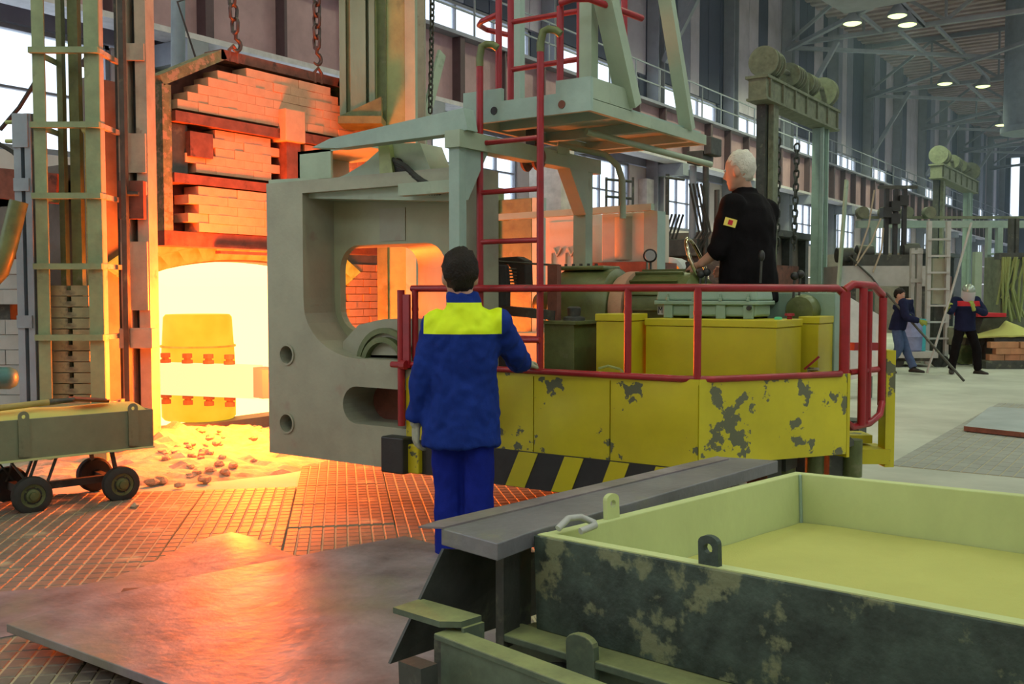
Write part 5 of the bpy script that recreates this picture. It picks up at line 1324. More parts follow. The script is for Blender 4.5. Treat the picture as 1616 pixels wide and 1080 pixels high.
# ============================================================ FOREGROUND
# ---- sand-filled mould trough on its frame, turned against the hall and tilted by about two degrees
ZT = .75
def onplane(px, py): return V(px, py, z=ZT)
tc = onplane(842, 845); ld = (onplane(1241, 748) - tc); ld.z = 0; ld.normalize()
tl = math.radians(2.3)
fd_ = Vector((ld.y, -ld.x, 0)); fd_ = (fd_ * math.cos(tl) + Vector((0, 0, math.sin(tl)))).normalized()
zv = fd_.cross(ld).normalized() if fd_.cross(ld).z > 0 else ld.cross(fd_).normalized()
LT = (onplane(1241, 748) - tc).length + .03
TWD, TH, WT = 2.5, .30, .045
def tp(u, v, w): return tc + fd_ * u + ld * v + zv * w
def tbox(g, u0, u1, v0, v1, w0, w1): return g.hexa([tp(u0, v0, w0), tp(u1, v0, w0), tp(u1, v1, w0), tp(u0, v1, w0), tp(u0, v0, w1), tp(u1, v0, w1), tp(u1, v1, w1), tp(u0, v1, w1)])
tr = thing('sand_trough', 'dark mottled steel mould trough filled with yellow sand in the right foreground', 'trough', tp(TWD / 2, LT / 2, -TH))
def tpart(nm, m, *a, bev=.004, par=None):
    g = G(); tbox(g, *a); return g.build(nm, m, par or tr, bevel=bev)
tpart('front_wall', M_MOULD, 0, TWD, 0, WT, -TH, 0); 
tpart('inner_face', M_SANDED, WT, TWD, WT, WT + .006, -TH + .05, -.003)
tpart('top_edge', M_SANDED, .012, TWD, .006, WT, .0, .004, bev=0)
tpart('side_wall', M_SANDED, 0, WT, WT, LT, -TH, 0); tpart('back_wall', M_SANDED, 0, TWD, LT, LT + WT, -TH, .0); tpart('side_wall', M_SANDED, TWD - WT, TWD, WT, LT, -TH, 0)
tpart('bottom', M_MOULD, WT, TWD - WT, WT, LT, -TH, -TH + .03)
tpart('corner_weld', M_TEAL, WT, WT + .012, LT - .012, LT, -TH + .04, -.002)
def lug(u, v, m, along, lean=0.0):
    g = G(); hw, hh = .032, .085; n = 8
    pr = [(-hw, -.02), (hw, -.02), (hw, hh - .02)] + [(hw * math.cos(a), hh - .02 + .02 * math.sin(a)) for a in [PI * k / n for k in range(1, n)]] + [(-hw, hh - .02)]
    hole = [(.014 * math.cos(2 * PI * k / 12), .05 + .014 * math.sin(2 * PI * k / 12)) for k in range(12)]
    d, nrm = (ld, fd_) if along else (fd_, ld)
    g = sheet([pr, hole], lambda a, b: tp(u, v, 0) + d * a + zv * b - nrm * .009, nrm * .018)
    return g.build('lug', m, tr)
lug(.022, (onplane(948, 815) - tc).dot(ld), M_SANDED, True)
lug((onplane(1133, 905) - tc).dot(fd_), .02, M_MOULD, False)
lug(1.75, .02, M_MOULD, False)
g = G(); c = tp(.06, .1, .02); g.tube([c + ld * -.05, c + zv * .025, c + ld * .06 + zv * .02, c + ld * .09 + fd_ * .03, c + ld * .06 + fd_ * .06, c + fd_ * .05 - zv * .01], .011, 8); g.build('loop', M_GREYP, tr, 50)
# sand: one smoothed bed with a few finger marks
g = G(); N = 60; vs = []; fs = []
for i in range(N):
    for j in range(N):
        u = WT + .002 + (TWD - 2 * WT - .004) * i / (N - 1); v = WT + .008 + (LT - WT - .012) * j / (N - 1)
        h = -.205 + .006 * mnoise.noise(Vector((u * 3, v * 3, 0))) + .05 * max(0, 1 - v / .45) ** 2 * .6
        mk = tp(u, v, 0); d2 = abs(math.hypot(u - 1.02, v - 1.02) - .11)
        if d2 < .02 and u > .95: h -= .006
        vs.append(tp(u, v, h))
for i in range(N - 1):
    for j in range(N - 1): fs.append((i * N + j, (i + 1) * N + j, (i + 1) * N + j + 1, i * N + j + 1))
g.add(vs, fs); n0 = len(g.v)
sd = single(g, 'sand_bed', M_SAND, 'smoothed bed of dusty yellow sand inside the big foreground trough', 'sand', smooth=60); sd['kind'] = 'stuff'
# ---- the dark slab bench beside it
A, B, Cc, D = [V(a, b, z=ZT + .012) for a, b in ((696, 834), (785, 858), (1228, 727), (1136, 721))]
sdir = (Cc - B).normalized(); wdir = Vector((-sdir.y, sdir.x, 0)); wid = abs((A - B).dot(wdir))
B0 = tc - fd_ * .03; B0.z = ZT + .012
bench = thing('slab_bench', 'low bench with a thick dark steel slab top running beside the sand trough', 'bench', (A + Cc) / 2 - Vector((0, 0, .7)))
th = .055
M_SLAB = mat('dark_grey_slab', (0.20, 0.20, 0.21), 0.45, 0.2, 0.25, 3, spot=((0.26, 0.28, 0.17), 0.60, 3, 0.2), bump=0.2)
g = G(); g.prism([A, B, tc + Vector((0, 0, .012)) - fd_ * .008, Cc, D], (0, 0, -th)); g.build('slab', M_SLAB, bench, bevel=.004)
E_ = V(660, 831, z=ZT + .018)
g = G(); g.prism([V(700, 832, z=ZT + .018), E_, V(690, 822, z=ZT + .018), V(1132, 720, z=ZT + .018), V(1150, 724, z=ZT + .018)], (0, 0, -.006)); g.build('top_sheet', M_PLATE, bench)
g = G(); g.prism([V(697, 866, z=ZT - .05), V(612, 1047, t=3.05), V(700, 1012, t=3.35), V(900, 950, t=3.9), V(850, 872, t=3.6)], fd_ * .012); g.build('skirt_sheet', M_DKSTEEL, bench)
for s_ in (.25, 1.45):
    g = G(); p = A.lerp(B, .45) + sdir * s_; g.bar(Vector((p.x, p.y, 0.0)), Vector((p.x, p.y, ZT - th)), .07, .07); g.build('leg', M_DKSTEEL, bench)
g = G(); p = A.lerp(B, .75) + sdir * .12; g.bar(Vector((p.x, p.y, .40)), Vector((p.x, p.y, ZT - th + .01)), .09, .03); g.build('bracket', M_DKSTEEL, bench)
# ---- carrying frame of the trough: flanged beams, stop bracket, dusty shelf
fr = thing('trough_frame', 'dusty green steel frame of flanged beams carrying the sand trough', 'frame', tp(TWD / 2, LT / 2, -.75))
M_FRAMEG = mat('dusty_green_beam', (0.10, 0.135, 0.09), 0.55, 0.2, 0.4, 6, spot=((0.22, 0.26, 0.13), 0.58, 6, 0.12), dust=((.38, .42, .16), .75), bump=.2)
def fbar(p, q, w, h, nm, m=M_FRAMEG):
    g = G(); g.bar(p, q, w, h); return g.build(nm, m, fr, bevel=.004)
wz = -TH - .012
p0, p1 = tp(-.08, -.045, wz), tp(TWD, -.045, wz)
fbar(p0, p1, .12, .024, 'top_flange'); fbar(p0 + Vector((0, 0, -.055)), p1 + Vector((0, 0, -.055)), .02, .09, 'beam_web'); fbar(p0 + Vector((0, 0, -.105)), p1 + Vector((0, 0, -.105)), .09, .02, 'bottom_flange')
# stop bracket
su = (V(945, 960, t=2.95) - tc).dot(fd_)
g = G(); n = 8; pr = [(-.055, -.09), (.055, -.09), (.055, .0)] + [(.055 * math.cos(a), .02 + .03 * math.sin(a)) for a in [PI * k / n for k in range(n + 1)]] + [(-.055, 0)]
g.prism([tp(su, -.11, wz + .03) + fd_ * a + zv * b for a, b in pr], ld * .025); g.build('stop_bracket', M_FRAMEG, fr, bevel=.004)
g = G(); g.prism([tp(su - .055, -.105, wz - .06), tp(su - .055, -.02, wz - .06), tp(su - .055, -.02, wz + .0), tp(su - .055, -.105, wz + .04)], fd_ * .02); g.build('bracket_rib', M_DKSTEEL, fr)
# lower outer beam nearer the camera, with a rounded shelf plate on its end
q0 = V(700, 1000, t=2.9); q1 = q0 + fd_ * 1.9; q1.z = q0.z
fbar(q0, q1, .075, .02, 'lower_flange'); fbar(q0 + Vector((0, 0, -.075)) - ld * .02, q1 + Vector((0, 0, -.075)) - ld * .02, .02, .15, 'lower_web'); fbar(q0 + Vector((0, 0, -.12)) , q1 + Vector((0, 0, -.12)), .055, .016, 'lower_lip')
e0 = V(655, 962, t=3.08)
g = G(); pr = [(-.02, -.07), (.20, -.07), (.25, -.03), (.25, .05), (-.03, .05)]
g.prism([e0 + fd_ * a + ld * b for a, b in pr], (0, 0, .018)); g.prism([e0 + fd_ * .25 + ld * -.03, e0 + fd_ * .25 + ld * .05, e0 + fd_ * .25 + ld * .05 + Vector((0, 0, -.06)), e0 + fd_ * .25 + ld * -.03 + Vector((0, 0, -.06))], fd_ * .012); g.build('shelf_plate', M_FRAMEG, fr)
fbar(tp(-.03, .02, wz - .02), tp(-.03, LT, wz - .02), .1, .04, 'side_beam')
g = G(); c = tp(.0, .02, wz - .06); g.box(c, (.12, .1, .12), (fd_, ld, zv)); g.build('corner_block', M_DKSTEEL, fr)
for (u, v) in ((.02, .05), (2.2, .05), (.02, LT - .1), (2.2, LT - .1)):
    p = tp(u, v, wz - .04); fbar(Vector((p.x, p.y, 0)), p, .09, .09, 'leg', M_DKSTEEL)
p = q0 + fd_ * .02; fbar(Vector((p.x, p.y, 0)), p + Vector((0, 0, -.01)), .06, .06, 'leg', M_DKSTEEL)
p = q0 + fd_ * 1.7; fbar(Vector((p.x, p.y, 0)), p + Vector((0, 0, -.01)), .06, .06, 'leg', M_DKSTEEL)
for u in (.1, 1.6):
    fbar(q0 + fd_ * u + Vector((0, 0, -.1)), tp(u + .1, .02, wz - .09), .05, .06, 'tie_bar', M_DKSTEEL)
g = G(); g.box(V(660, 1068, t=2.8), (.1, .06, .08), (fd_, ld, zv)); g.build('end_foot', M_DKSTEEL, fr)
# loose plate lying in the frame
z_ = .33
g = G(); g.prism([V(a, b, z=z_) for a, b in ((888, 1052), (928, 1034), (1010, 1052), (1000, 1082), (930, 1080))], (0, 0, .012)); lp = single(g, 'loose_plate', M_PLATE, 'small grey loose plate lying inside the trough frame at the bottom edge', 'steel plate')
g = G(); p = V(930, 1064, z=z_ + .012); g.lathe(p, (0, 0, 1), [(0, .02), (.012, .02), (.013, .011), (.035, .011)], 8); g.build('bolt', M_FRAMEG, lp)
g = G(); pz = [V(a, b, z=z_) for a, b in ((880, 1048), (1020, 1060))]
g.bar(Vector((pz[0].x, pz[0].y, z_ - .015)), Vector((pz[1].x, pz[1].y, z_ - .015)), .05, .03); g.build('cross_bar', M_DKSTEEL, fr)

# ---- steel sheets on the floor
zsn = .135
def slab(pts, z, th_, lab, m, name='steel_sheet'):
    g = G(); g.prism([V(a, b, z=z) for a, b in pts], (0, 0, -th_)); return single(g, name, m, lab, 'steel sheet', bevel=.003)
s1 = slab([(10, 985), (60, 969), (150, 944), (300, 910), (445, 882), (600, 853), (640, 846), (760, 880), (800, 1000), (700, 1250), (480, 1160)], zsn, .035, 'big flat steel sheet with a thick dark cut edge lying in the left foreground', M_PLATE)
g = G(); a, b = V(60, 1020, z=0), V(430, 1180, z=0)
for k, f_ in enumerate((.02, .55, 1.0)):
    p = V(190, 985, z=0).lerp(V(520, 1120, z=0), f_); g = G(); g.box(p + Vector((0, 0, .05)), (.10, .5, .10), (PU, PV, Vector((0, 0, 1))))
    single(g, 'timber_bearer', M_WOOD if False else M_DKSTEEL, ['dark bearer under the sheet near its left corner', 'dark bearer under the middle of the foreground sheet', 'dark bearer under the near end of the foreground sheet'][k], 'bearer')
# buckled sheet half under it
g = G(); N1, N2 = 30, 12; vs = []; fs = []
top = [(-60, 945), (0, 934), (120, 925), (170, 915), (230, 893), (280, 868), (330, 849), (365, 842), (400, 850), (440, 868), (480, 882)]
bot = [(-60, 1000), (0, 1003), (90, 985), (150, 965), (230, 945), (300, 925), (340, 915), (375, 908), (420, 900), (460, 893), (500, 885)]
def lerp_line(L, s):
    k = s * (len(L) - 1); i = min(int(k), len(L) - 2); f = k - i; return (L[i][0] + (L[i + 1][0] - L[i][0]) * f, L[i][1] + (L[i + 1][1] - L[i][1]) * f)
for i in range(N1 + 1):
    s = i / N1; a, b = lerp_line(top, s), lerp_line(bot, s)
    pa, pb = V(*a, z=.035), V(*b, z=.035)
    for j in range(N2 + 1):
        w = j / N2; p = pa.lerp(pb, w)
        bump = math.exp(-((s - .72) / .17) ** 2) * math.sin(PI * min(1, w * .75 + .05)) * .055
        vs.append(p + Vector((0, 0, bump - .01 * w)))
for i in range(N1):
    for j in range(N2): fs.append((i * (N2 + 1) + j, (i + 1) * (N2 + 1) + j, (i + 1) * (N2 + 1) + j + 1, i * (N2 + 1) + j + 1))
n0 = len(vs); vs += [v + Vector((0, 0, -.008)) for v in vs]; fs += [tuple(k + n0 for k in reversed(f)) for f in fs]
W1 = N2 + 1
for i in range(N1): fs += [(i * W1, i * W1 + n0, (i + 1) * W1 + n0, (i + 1) * W1), (i * W1 + N2, (i + 1) * W1 + N2, (i + 1) * W1 + N2 + n0, i * W1 + N2 + n0)]
g.add(vs, fs); single(g, 'steel_sheet', M_PLATE, 'thin buckled steel sheet humped up along the edge of the big flat sheet', 'steel sheet', smooth=40)

# ============================================================ SAND TROLLEY
to = RF(-3.29, 6.76); td = RT * .741 + FH * .671; tn = -RT * .671 + FH * .741
def tq(s, w, z): return to + td * s + tn * w + Vector((0, 0, z))
trl = thing('sand_trolley', 'olive steel tub trolley on four small rubber wheels at the left edge', 'trolley', tq(.1, .27, 0))
L0, L1 = -1.5, .835
def tb(g, s0, s1, w0, w1, z0, z1): return g.hexa([tq(s0, w0, z0), tq(s1, w0, z0), tq(s1, w1, z0), tq(s0, w1, z0), tq(s0, w0, z1), tq(s1, w0, z1), tq(s1, w1, z1), tq(s0, w1, z1)])
zb_, zt_ = .39, .665
for nm, a in (('tub_side', (L0, L1, -.05, -.035, zb_, zt_)), ('tub_side', (L0, L1, .60, .615, zb_, zt_)), ('tub_end', (L1 - .015, L1, -.035, .60, zb_, zt_)), ('tub_end', (L0, L0 + .015, -.035, .60, zb_, zt_)), ('tub_floor', (L0, L1, -.035, .60, zb_ - .015, zb_))):
    g = G(); tb(g, *a); g.build(nm, M_BOXT, trl, bevel=.003)
g = G(); tb(g, L0, L1 + .005, -.06, -.05, zb_ - .01, zb_ + .004); g.build('rim_strip', M_SANDED, trl)
for px in (29, 202):
    k = (px - 808) / FPX; s = (k * 6.76 + 3.29) / (.741 - k * .671)
    g = G(); c = tq(s, -.052, 0)
    pr = [(-.035, zb_ + .02), (.035, zb_ + .02), (.035, zt_ + .02)] + [(.035 * math.cos(a), zt_ + .02 + .035 * math.sin(a)) for a in [PI * q / 8 for q in range(1, 8)]] + [(-.035, zt_ + .02)]
    hl = [(.014 * math.cos(2 * PI * q / 10), zt_ + .018 + .014 * math.sin(2 * PI * q / 10)) for q in range(10)]
    g = sheet([pr, hl], lambda a, b: c + td * a + Vector((0, 0, b)), tn * -.014); g.build('lug', M_BOXT, trl)
def wheel(s, w, sgn):
    c = tq(s, w, .132); ax = tn * -sgn
    g = G(); g.lathe(c - ax * .04, ax, [(0, .07), (0, .112), (.012, .128), (.03, .132), (.05, .132), (.07, .128), (.08, .112), (.08, .082), (.07, .08)], 28); wh = g.build('tyre', M_RUB, trl, 35)
    g = G(); g.lathe(c + ax * .022, ax, [(0, .082), (.012, .080), (.006, .05), (.016, .045), (.02, .03), (.034, .028), (.036, .01)], 24); g.build('hub', M_HUB, wh, 35)
    for k in range(5):
        g = G(); a = 2 * PI * k / 5; e2_ = Vector((0, 0, 1)); g.lathe(c + ax * .03 + td * (.06 * math.cos(a)) + e2_ * (.06 * math.sin(a)), ax, [(0, .007), (.01, .007)], 6); g.build('nut', M_HUB, wh)
for s in (0, .607): wheel(s, 0.0, 1); wheel(s, .53, -1)
for s in (0, .607): g = G(); g.bar(tq(s, .02, .135), tq(s, .51, .135), .05, .06); g.build('axle_beam', M_DKSTEEL, trl)
for s0, s1 in ((-.12, .02), (.05, -.03), (.18, .1), (.56, .6)):
    for w in (.04, .5): g = G(); g.bar(tq(s0, w, zb_ - .015), tq(s1, w, .16), .03, .012); g.build('strut', M_DKSTEEL, trl)
g = G(); g.bar(tq(0, .26, .14), tq(.607, .26, .14), .05, .05); g.build('reach_bar', M_DKSTEEL, trl)
g = G(); N1, N2 = 30, 10; vs = []
for i in range(N1 + 1):
    for j in range(N2 + 1):
        s, w = L0 + .02 + (L1 - L0 - .04) * i / N1, -.03 + .625 * j / N2; h = zt_ - .03 + .06 * math.sin(PI * j / N2) + .012 * mnoise.noise(Vector((s * 4, w * 4, 0)))
        vs.append(tq(s, w, h))
fs = [(i * (N2 + 1) + j, (i + 1) * (N2 + 1) + j, (i + 1) * (N2 + 1) + j + 1, i * (N2 + 1) + j + 1) for i in range(N1) for j in range(N2)]
g.add(vs, fs); sd = single(g, 'trolley_sand', M_SAND, 'yellow sand heaped in the tub of the left trolley', 'sand', smooth=60); sd['kind'] = 'stuff'
sh = thing('shovel', 'shovel with a yellowish wooden handle lying on the sand of the left trolley', 'shovel', tq(.3, .2, .71))
g = G(); g.tube([tq(-.9, .1, .70), tq(.18, .18, .745)], .022, 10); g.build('handle', M_WOOD, sh, 50)
g = G(); g.tube([tq(.18, .18, .745), tq(.36, .19, .75)], [.024, .016], 10); g.build('socket', M_DKSTEEL, sh, 50)
g = G(); bl = []
for i in range(6):
    x = .34 + .26 * i / 5; wv = (.07, .105, .11, .105, .09, .03)[i]
    bl.append([tq(x, .19 + wv * k, .745 - .03 * i / 5 + .022 * k * k) for k in (-1, -.5, 0, .5, 1)] + [tq(x, .19 + wv * k, .739 - .03 * i / 5 + .022 * k * k) for k in (1, .5, 0, -.5, -1)])
g.loft(bl); g.build('blade', M_RUST, sh, 40)

# ============================================================ COUNTERWEIGHT TOWER at the left
TT = 8.6
def twb(g, px0, px1, f0, f1, z0, z1):
    r0, r1 = (px0 - 808) / FPX * TT, (px1 - 808) / FPX * TT
    return g.box(RF((r0 + r1) / 2, (f0 + f1) / 2, (z0 + z1) / 2), (r1 - r0, f1 - f0, z1 - z0), (RT, FH, Vector((0, 0, 1))))
twr = thing('counterweight_tower', 'pale green open steel tower with ring straps guiding the door counterweights', 'tower', RF(-3.8, 8.8))
for px0, px1, f0, f1, m, nm in ((60, 79, TT, TT + .02, M_TOWER, 'front_post'), (141, 164, TT, TT + .02, M_TOWER, 'front_post'), (60, 63, TT + .02, TT + .1, M_TOWER, 'post_flange'), (159, 164, TT + .02, TT + .1, M_POST, 'post_flange'),
        (92, 108, TT + .30, TT + .38, M_OLIVE, 'guide_rail'), (63, 72, TT + .42, TT + .50, M_OLIVE, 'rear_post'), (168, 176, TT + .42, TT + .5, M_POST, 'rear_post'), (176, 184, TT + .26, TT + .33, M_DKSTEEL, 'rear_post')):
    g = G(); twb(g, px0, px1, f0, f1, 0, 5.2); g.build(nm, m, twr)
for py in (84, 199, 309, 419, 531, 640):
    z = EYE + (462 - py) * TT / FPX
    g = G(); twb(g, 58, 166, TT - .05, TT + .0, z - .035, z + .015); g.build('ring_strap', M_TOWER, twr)
    g = G(); twb(g, 159, 166, TT, TT + .52, z - .03, z + .012); g.build('side_strap', M_POST, twr)
    g = G(); twb(g, 58, 64, TT, TT + .52, z - .03, z + .012); g.build('side_strap', M_TOWER, twr)
cw = thing('counterweight_stack', 'stack of dusty slotted counterweight blocks inside the pale green tower', 'counterweights', RF(-3.8, TT + .2))
M_CW = mat('dusty_counterweight', (0.26, 0.27, 0.15), 0.7, 0.1, 0.25, 5, spot=((0.14, 0.14, 0.09), 0.56, 5, 0.1), bump=.3)
r0, r1 = (79 - 808) / FPX * (TT + .1), (140 - 808) / FPX * (TT + .1); rm, hw = (r0 + r1) / 2, (r1 - r0) / 2
z = .05
for k in range(17):
    h = .096
    if z > 1.58: break
    g = G(); j = rw.uniform(-.006, .006)
    for a, b, q in ((-hw, -.02, 1), (.02, hw, 1), (-.02, .02, 0)):
        g.box(RF(rm + (a + b) / 2 + j, TT + .25, z + (h / 2 if q else h * .27)), (b - a, .28, h - .008 if q else h * .5), (RT, FH, Vector((0, 0, 1))))
    g.build('weight_block', M_CW, cw); z += h
g = G(); p = RF(rm + .13, TT + .25, 1.55); g.tube([p, p + Vector((0, 0, 1.3)), p + Vector((0, 0, 1.36))], .03, 10); g.tube([p + Vector((-.09, 0, 1.48)), p + Vector((-.06, 0, 1.40)), p + Vector((0, 0, 1.36)), p + Vector((.06, 0, 1.40)), p + Vector((.09, 0, 1.48))], .02, 8)
g.build('lift_rod', M_WOOD, cw, 50)
g = G(); g.tube([p + Vector((0, 0, 1.45)), p + Vector((0, 0, 3.8))], .012, 6); g.lathe(p + Vector((0, 0, 1.95)), (0, 0, 1), [(0, .04), (.05, .045), (.08, .02)], 10); g.build('lift_cable', M_CHAIN, cw)
# blue-grey guide channel and pipes at the very left
gc = thing('guide_channel', 'blue-grey slotted guide channel with bolt heads left of the counterweight tower', 'guide channel', RF(-4.3, 8.8))
T2 = 8.8
def b2(px0, px1, f, d, z0, z1, m, nm):
    a, b = (px0 - 808) / FPX * T2, (px1 - 808) / FPX * T2
    g = G(); g.box(RF((a + b) / 2, f + d / 2, (z0 + z1) / 2), (b - a, d, z1 - z0), (RT, FH, Vector((0, 0, 1)))); return g.build(nm, m, gc)
ztop_ = EYE + (462 - 182) * T2 / FPX
b2(28, 39, T2, .1, 0, ztop_, M_BLUEG, 'flange'); b2(45, 55, T2, .1, 0, ztop_, M_BLUEG, 'flange'); b2(39, 45, T2 + .07, .03, 0, ztop_, M_DKSTEEL, 'web'); b2(54, 60, T2 + .02, .2, 0, ztop_, M_DKSTEEL, 'side_plate')
for py0, py1 in ((183, 235), (283, 303), (498, 518)): b2(28, 52, T2 - .02, .02, EYE + (462 - py1) * T2 / FPX, EYE + (462 - py0) * T2 / FPX, M_BLUEG, 'cover_plate')
for py in (193, 223): g = G(); p = V(36, py, t=T2 - .02); g.tube([p + RT * .02, p - RT * .15], .018, 8); g.build('bolt', M_COLG, gc)
hose = []
for px, py in ((-40, 470), (0, 428), (12, 392), (22, 350), (30, 318)): hose.append(V(px, py, t=8.4))
g = G(); g.tube(hose, .075, 14); single(g, 'thick_hose', M_OLIVE, 'thick dark green hose curving up at the left edge', 'hose', smooth=60)
g = G(); g.lathe(V(-20, 597, t=8.0), RT, [(0, .09), (.18, .09), (.22, .07), (.24, .03)], 20); t_ = single(g, 'cylinder_end', mat('teal_cylinder_paint', (.05, .16, .15), .4), 'dark teal rounded cylinder end poking in at the left edge above the trolley', 'cylinder', smooth=40)
g = G(); p = V(-14, 597, t=8.0); g.bar(Vector((p.x, p.y, 0)), Vector((p.x, p.y, p.z - .08)), .08, .08); g.build('stand', M_DKSTEEL, t_)
# pale block wall of the neighbouring furnace
nb = thing('block_wall', 'pale block-built wall of the neighbouring furnace behind the guide channel', 'wall', RF(-5.4, 10.2))
g = G(); g.box(RF(-5.45, 9.45, 1.0), (1.5, .25, 2.0), (RT, FH, Vector((0, 0, 1)))); g.build('core', M_DKSTEEL, nb)
g = G(); g.box((0, 0, 0), (.295, .1, .135), (RT, FH, Vector((0, 0, 1)))); bw = g.mesh('wall_block')
for r in range(13):
    for c_ in range(6):
        rr_ = -6.05 + c_ * .30 + (.15 if r % 2 else 0)
        if rr_ > -4.5 or (r == 9 and c_ > 2): continue
        piece(bw, 'wall_block', M_GREYP, RF(rr_, 9.27 + rw.uniform(-.012, .012), .08 + r * .14), nb)
g = G(); g.bar(RF(-6.0, 9.3, 2.65), RF(-4.3, 9.5, 2.5), .12, .28); single(g, 'red_beam', M_RUST, 'dark red beam crossing behind the guide channel at the left edge', 'beam')
for k, (a, b, c_) in enumerate((((0, 205), (30, 170), (58, 125)), ((-10, 222), (20, 240), (44, 262)))):
    g = G(); g.tube([V(*q, t=9.4) for q in (a, b, c_)], .02, 7); single(g, 'hanging_cable', M_RUB, ['black cable rising to the upper right at the left edge', 'black cable sagging to the right below the other at the left edge'][k], 'cable', smooth=50)

# ============================================================ FURTHER FURNACES AND MACHINES DOWN THE HALL
M_MOSS = mat('dusty_moss_green', (0.17, 0.19, 0.125), 0.7, 0, 0.3, 5, spot=((0.10, 0.11, 0.07), 0.57, 4, 0.15))
def hoist_frame(y0, y1, x, lab, cat='hoist'):
    t = thing('pulley_hoist', lab, cat, (x, (y0 + y1) / 2, 0)); zt = 5.75
    def b(a, c, m, nm): g = G(); g.bb(a, c); return g.build(nm, m, t)
    b((x - .2, y0 - .25, 0), (x + .0, y0 + .1, zt), M_DKSTEEL, 'post'); b((x + .02, y0 - .1, 0), (x + .14, y0 + .22, zt), M_MOSS, 'post_flange')
    b((x - .2, y1 - .25, 0), (x + .0, y1 + .15, zt), M_TEAL, 'post'); b((x + .02, y1 - .3, 0), (x + .1, y1 - .22, zt), M_TEAL, 'post_flange'); b((x + .02, y1 + .1, 0), (x + .1, y1 + .18, zt), M_TEAL, 'post_flange')
    b((x - .2, y0 - .75, zt), (x + .2, y1 + .6, zt + .42), M_MOSS, 'beam')
    b((x - .26, y0 - .8, zt + .42), (x + .26, y1 + .6, zt + .48), M_MOSS, 'beam_flange'); b((x - .24, y0 - .78, zt - .05), (x + .24, y1 + .6, zt), M_MOSS, 'beam_flange')
    for k in range(7):
        y = y0 - .6 + k * (y1 - y0 + 1.0) / 6; b((x + .2, y, zt + .01), (x + .25, y + .06, zt + .42), M_MOSS, 'stiffener')
    g = G(); g.tube([(x, y0 - .4, zt + .85), (x, y1 + .4, zt + .95)], .06, 10); g.build('shaft', M_STEEL, t, 50)
    for k, (fy, r) in enumerate(((.0, .34), (.09, .32), (.42, .28), (.50, .28), (.70, .26), (.77, .26), (1.06, .38))):
        y = y0 - .3 + fy * (y1 - y0); g = G(); g.lathe((x, y - .12, zt + .85), (0, 1, 0), [(0, .1), (0, r), (.05, r), (.08, r - .09), (.16, r - .09), (.19, r), (.24, r), (.24, .1)], 20); g.build('sheave', M_MOSS, t, 40)
    for fy in (-.02, .5, .98):
        y = y0 + fy * (y1 - y0) + .25; b((x - .15, y, zt + .48), (x + .15, y + .1, zt + .9), M_MOSS, 'bearing')
    g = G(); g.lathe((x + .201, y0 - .5, zt + .2), (1, 0, 0), [(0, .09), (.01, .09)], 14); g.build('port', M_BLK, t)
    return t
hoist_frame(21.8, 25.7, -8.0, 'nearer tall hoist frame with four dusty sheaves on its beam behind the operator')
hoist_frame(39.8, 45.6, -8.0, 'farther hoist frame with dusty sheaves above the far workers')
chain('block_chain', V(1228, 218, x=-8), V(1226, 388, x=-8), 'left chain hanging from the nearer hoist frame', .2, .025, .06, m=M_DKSTEEL)
chain('block_chain', V(1258, 228, x=-8), V(1253, 384, x=-8), 'right chain with hook hanging from the nearer hoist frame', .2, .025, .06, m=M_DKSTEEL)
def furnace(y0, y1, h, lab, m=M_FSHELL):
    t = thing('far_furnace', lab, 'furnace', (-10.4, (y0 + y1) / 2, 0))
    g = G(); g.bb((-12.4, y0, 0), (-8.8, y1, h)); g.build('shell', m, t)
    for k in range(5):
        g = G(); y = y0 + k * (y1 - y0) / 4; g.bb((-8.8, y - .12, 0), (-8.6, y + .12, h + .1)); g.build('buckstay', M_DKSTEEL, t)
    g = G(); g.bb((-8.79, y0 + .8, .4), (-8.55, y1 - .8, 2.2)); g.build('door', M_RUST, t)
    g = G(); g.bb((-8.8, y0 - .1, h), (-8.4, y1 + .1, h + .15)); g.build('lintel', M_DKSTEEL, t)
    return t
furnace(21.3, 26.4, 2.9, 'far brick furnace with dark buckstays below the nearer hoist frame')
furnace(39.0, 46.0, 3.0, 'farthest furnace block below the farther hoist frame')
# red-hot strip glowing at the foot of the far furnace and bright slot
g = G(); p = V(1058, 410, y=19.5); g.bb((p.x - .35, p.y, p.z - .05), (p.x + .35, p.y + .3, p.z + .07)); t = single(g, 'hot_billet', glow('red_hot_billet', (1, .12, .02), 1.1), 'small red-hot billet glowing far behind the steering wheel', 'billet')
g = G(); g.bb((p.x - .5, p.y - .1, 0), (p.x + .5, p.y + .5, p.z - .055)); g.build('rest', M_DKSTEEL, t)
# machine behind the wheel: two dark masts with hoses and pipework rails
mm = thing('mast_machine', 'dark far machine with pale and black masts and looping hoses behind the platform', 'machine', V(1075, 440, y=17.5))
def pl(px, py, y): return V(px, py, y=y)
for px, pt, m, r in ((1092, 262, M_BLUEG, .07), (1112, 250, M_DKSTEEL, .06), (1052, 275, M_DKSTEEL, .04), (1130, 300, M_DKSTEEL, .05)):
    a = pl(px, 450, 17.5); g = G(); g.tube([Vector((a.x, a.y, 0)), Vector((a.x, a.y, pl(px, pt, 17.5).z))], r, 10); g.build('mast', m, mm, 50)
for px, py, sx, sy in ((1078, 392, 62, 26), (1105, 250, 26, 18), (1125, 232, 12, 26)):
    a = pl(px, py, 17.45); k = 17.45 / (FW.y) / FPX; g = G(); g.box(a, (sx * .0125, .5, sy * .0125)); g.build('housing', M_DKSTEEL, mm, bevel=.02)
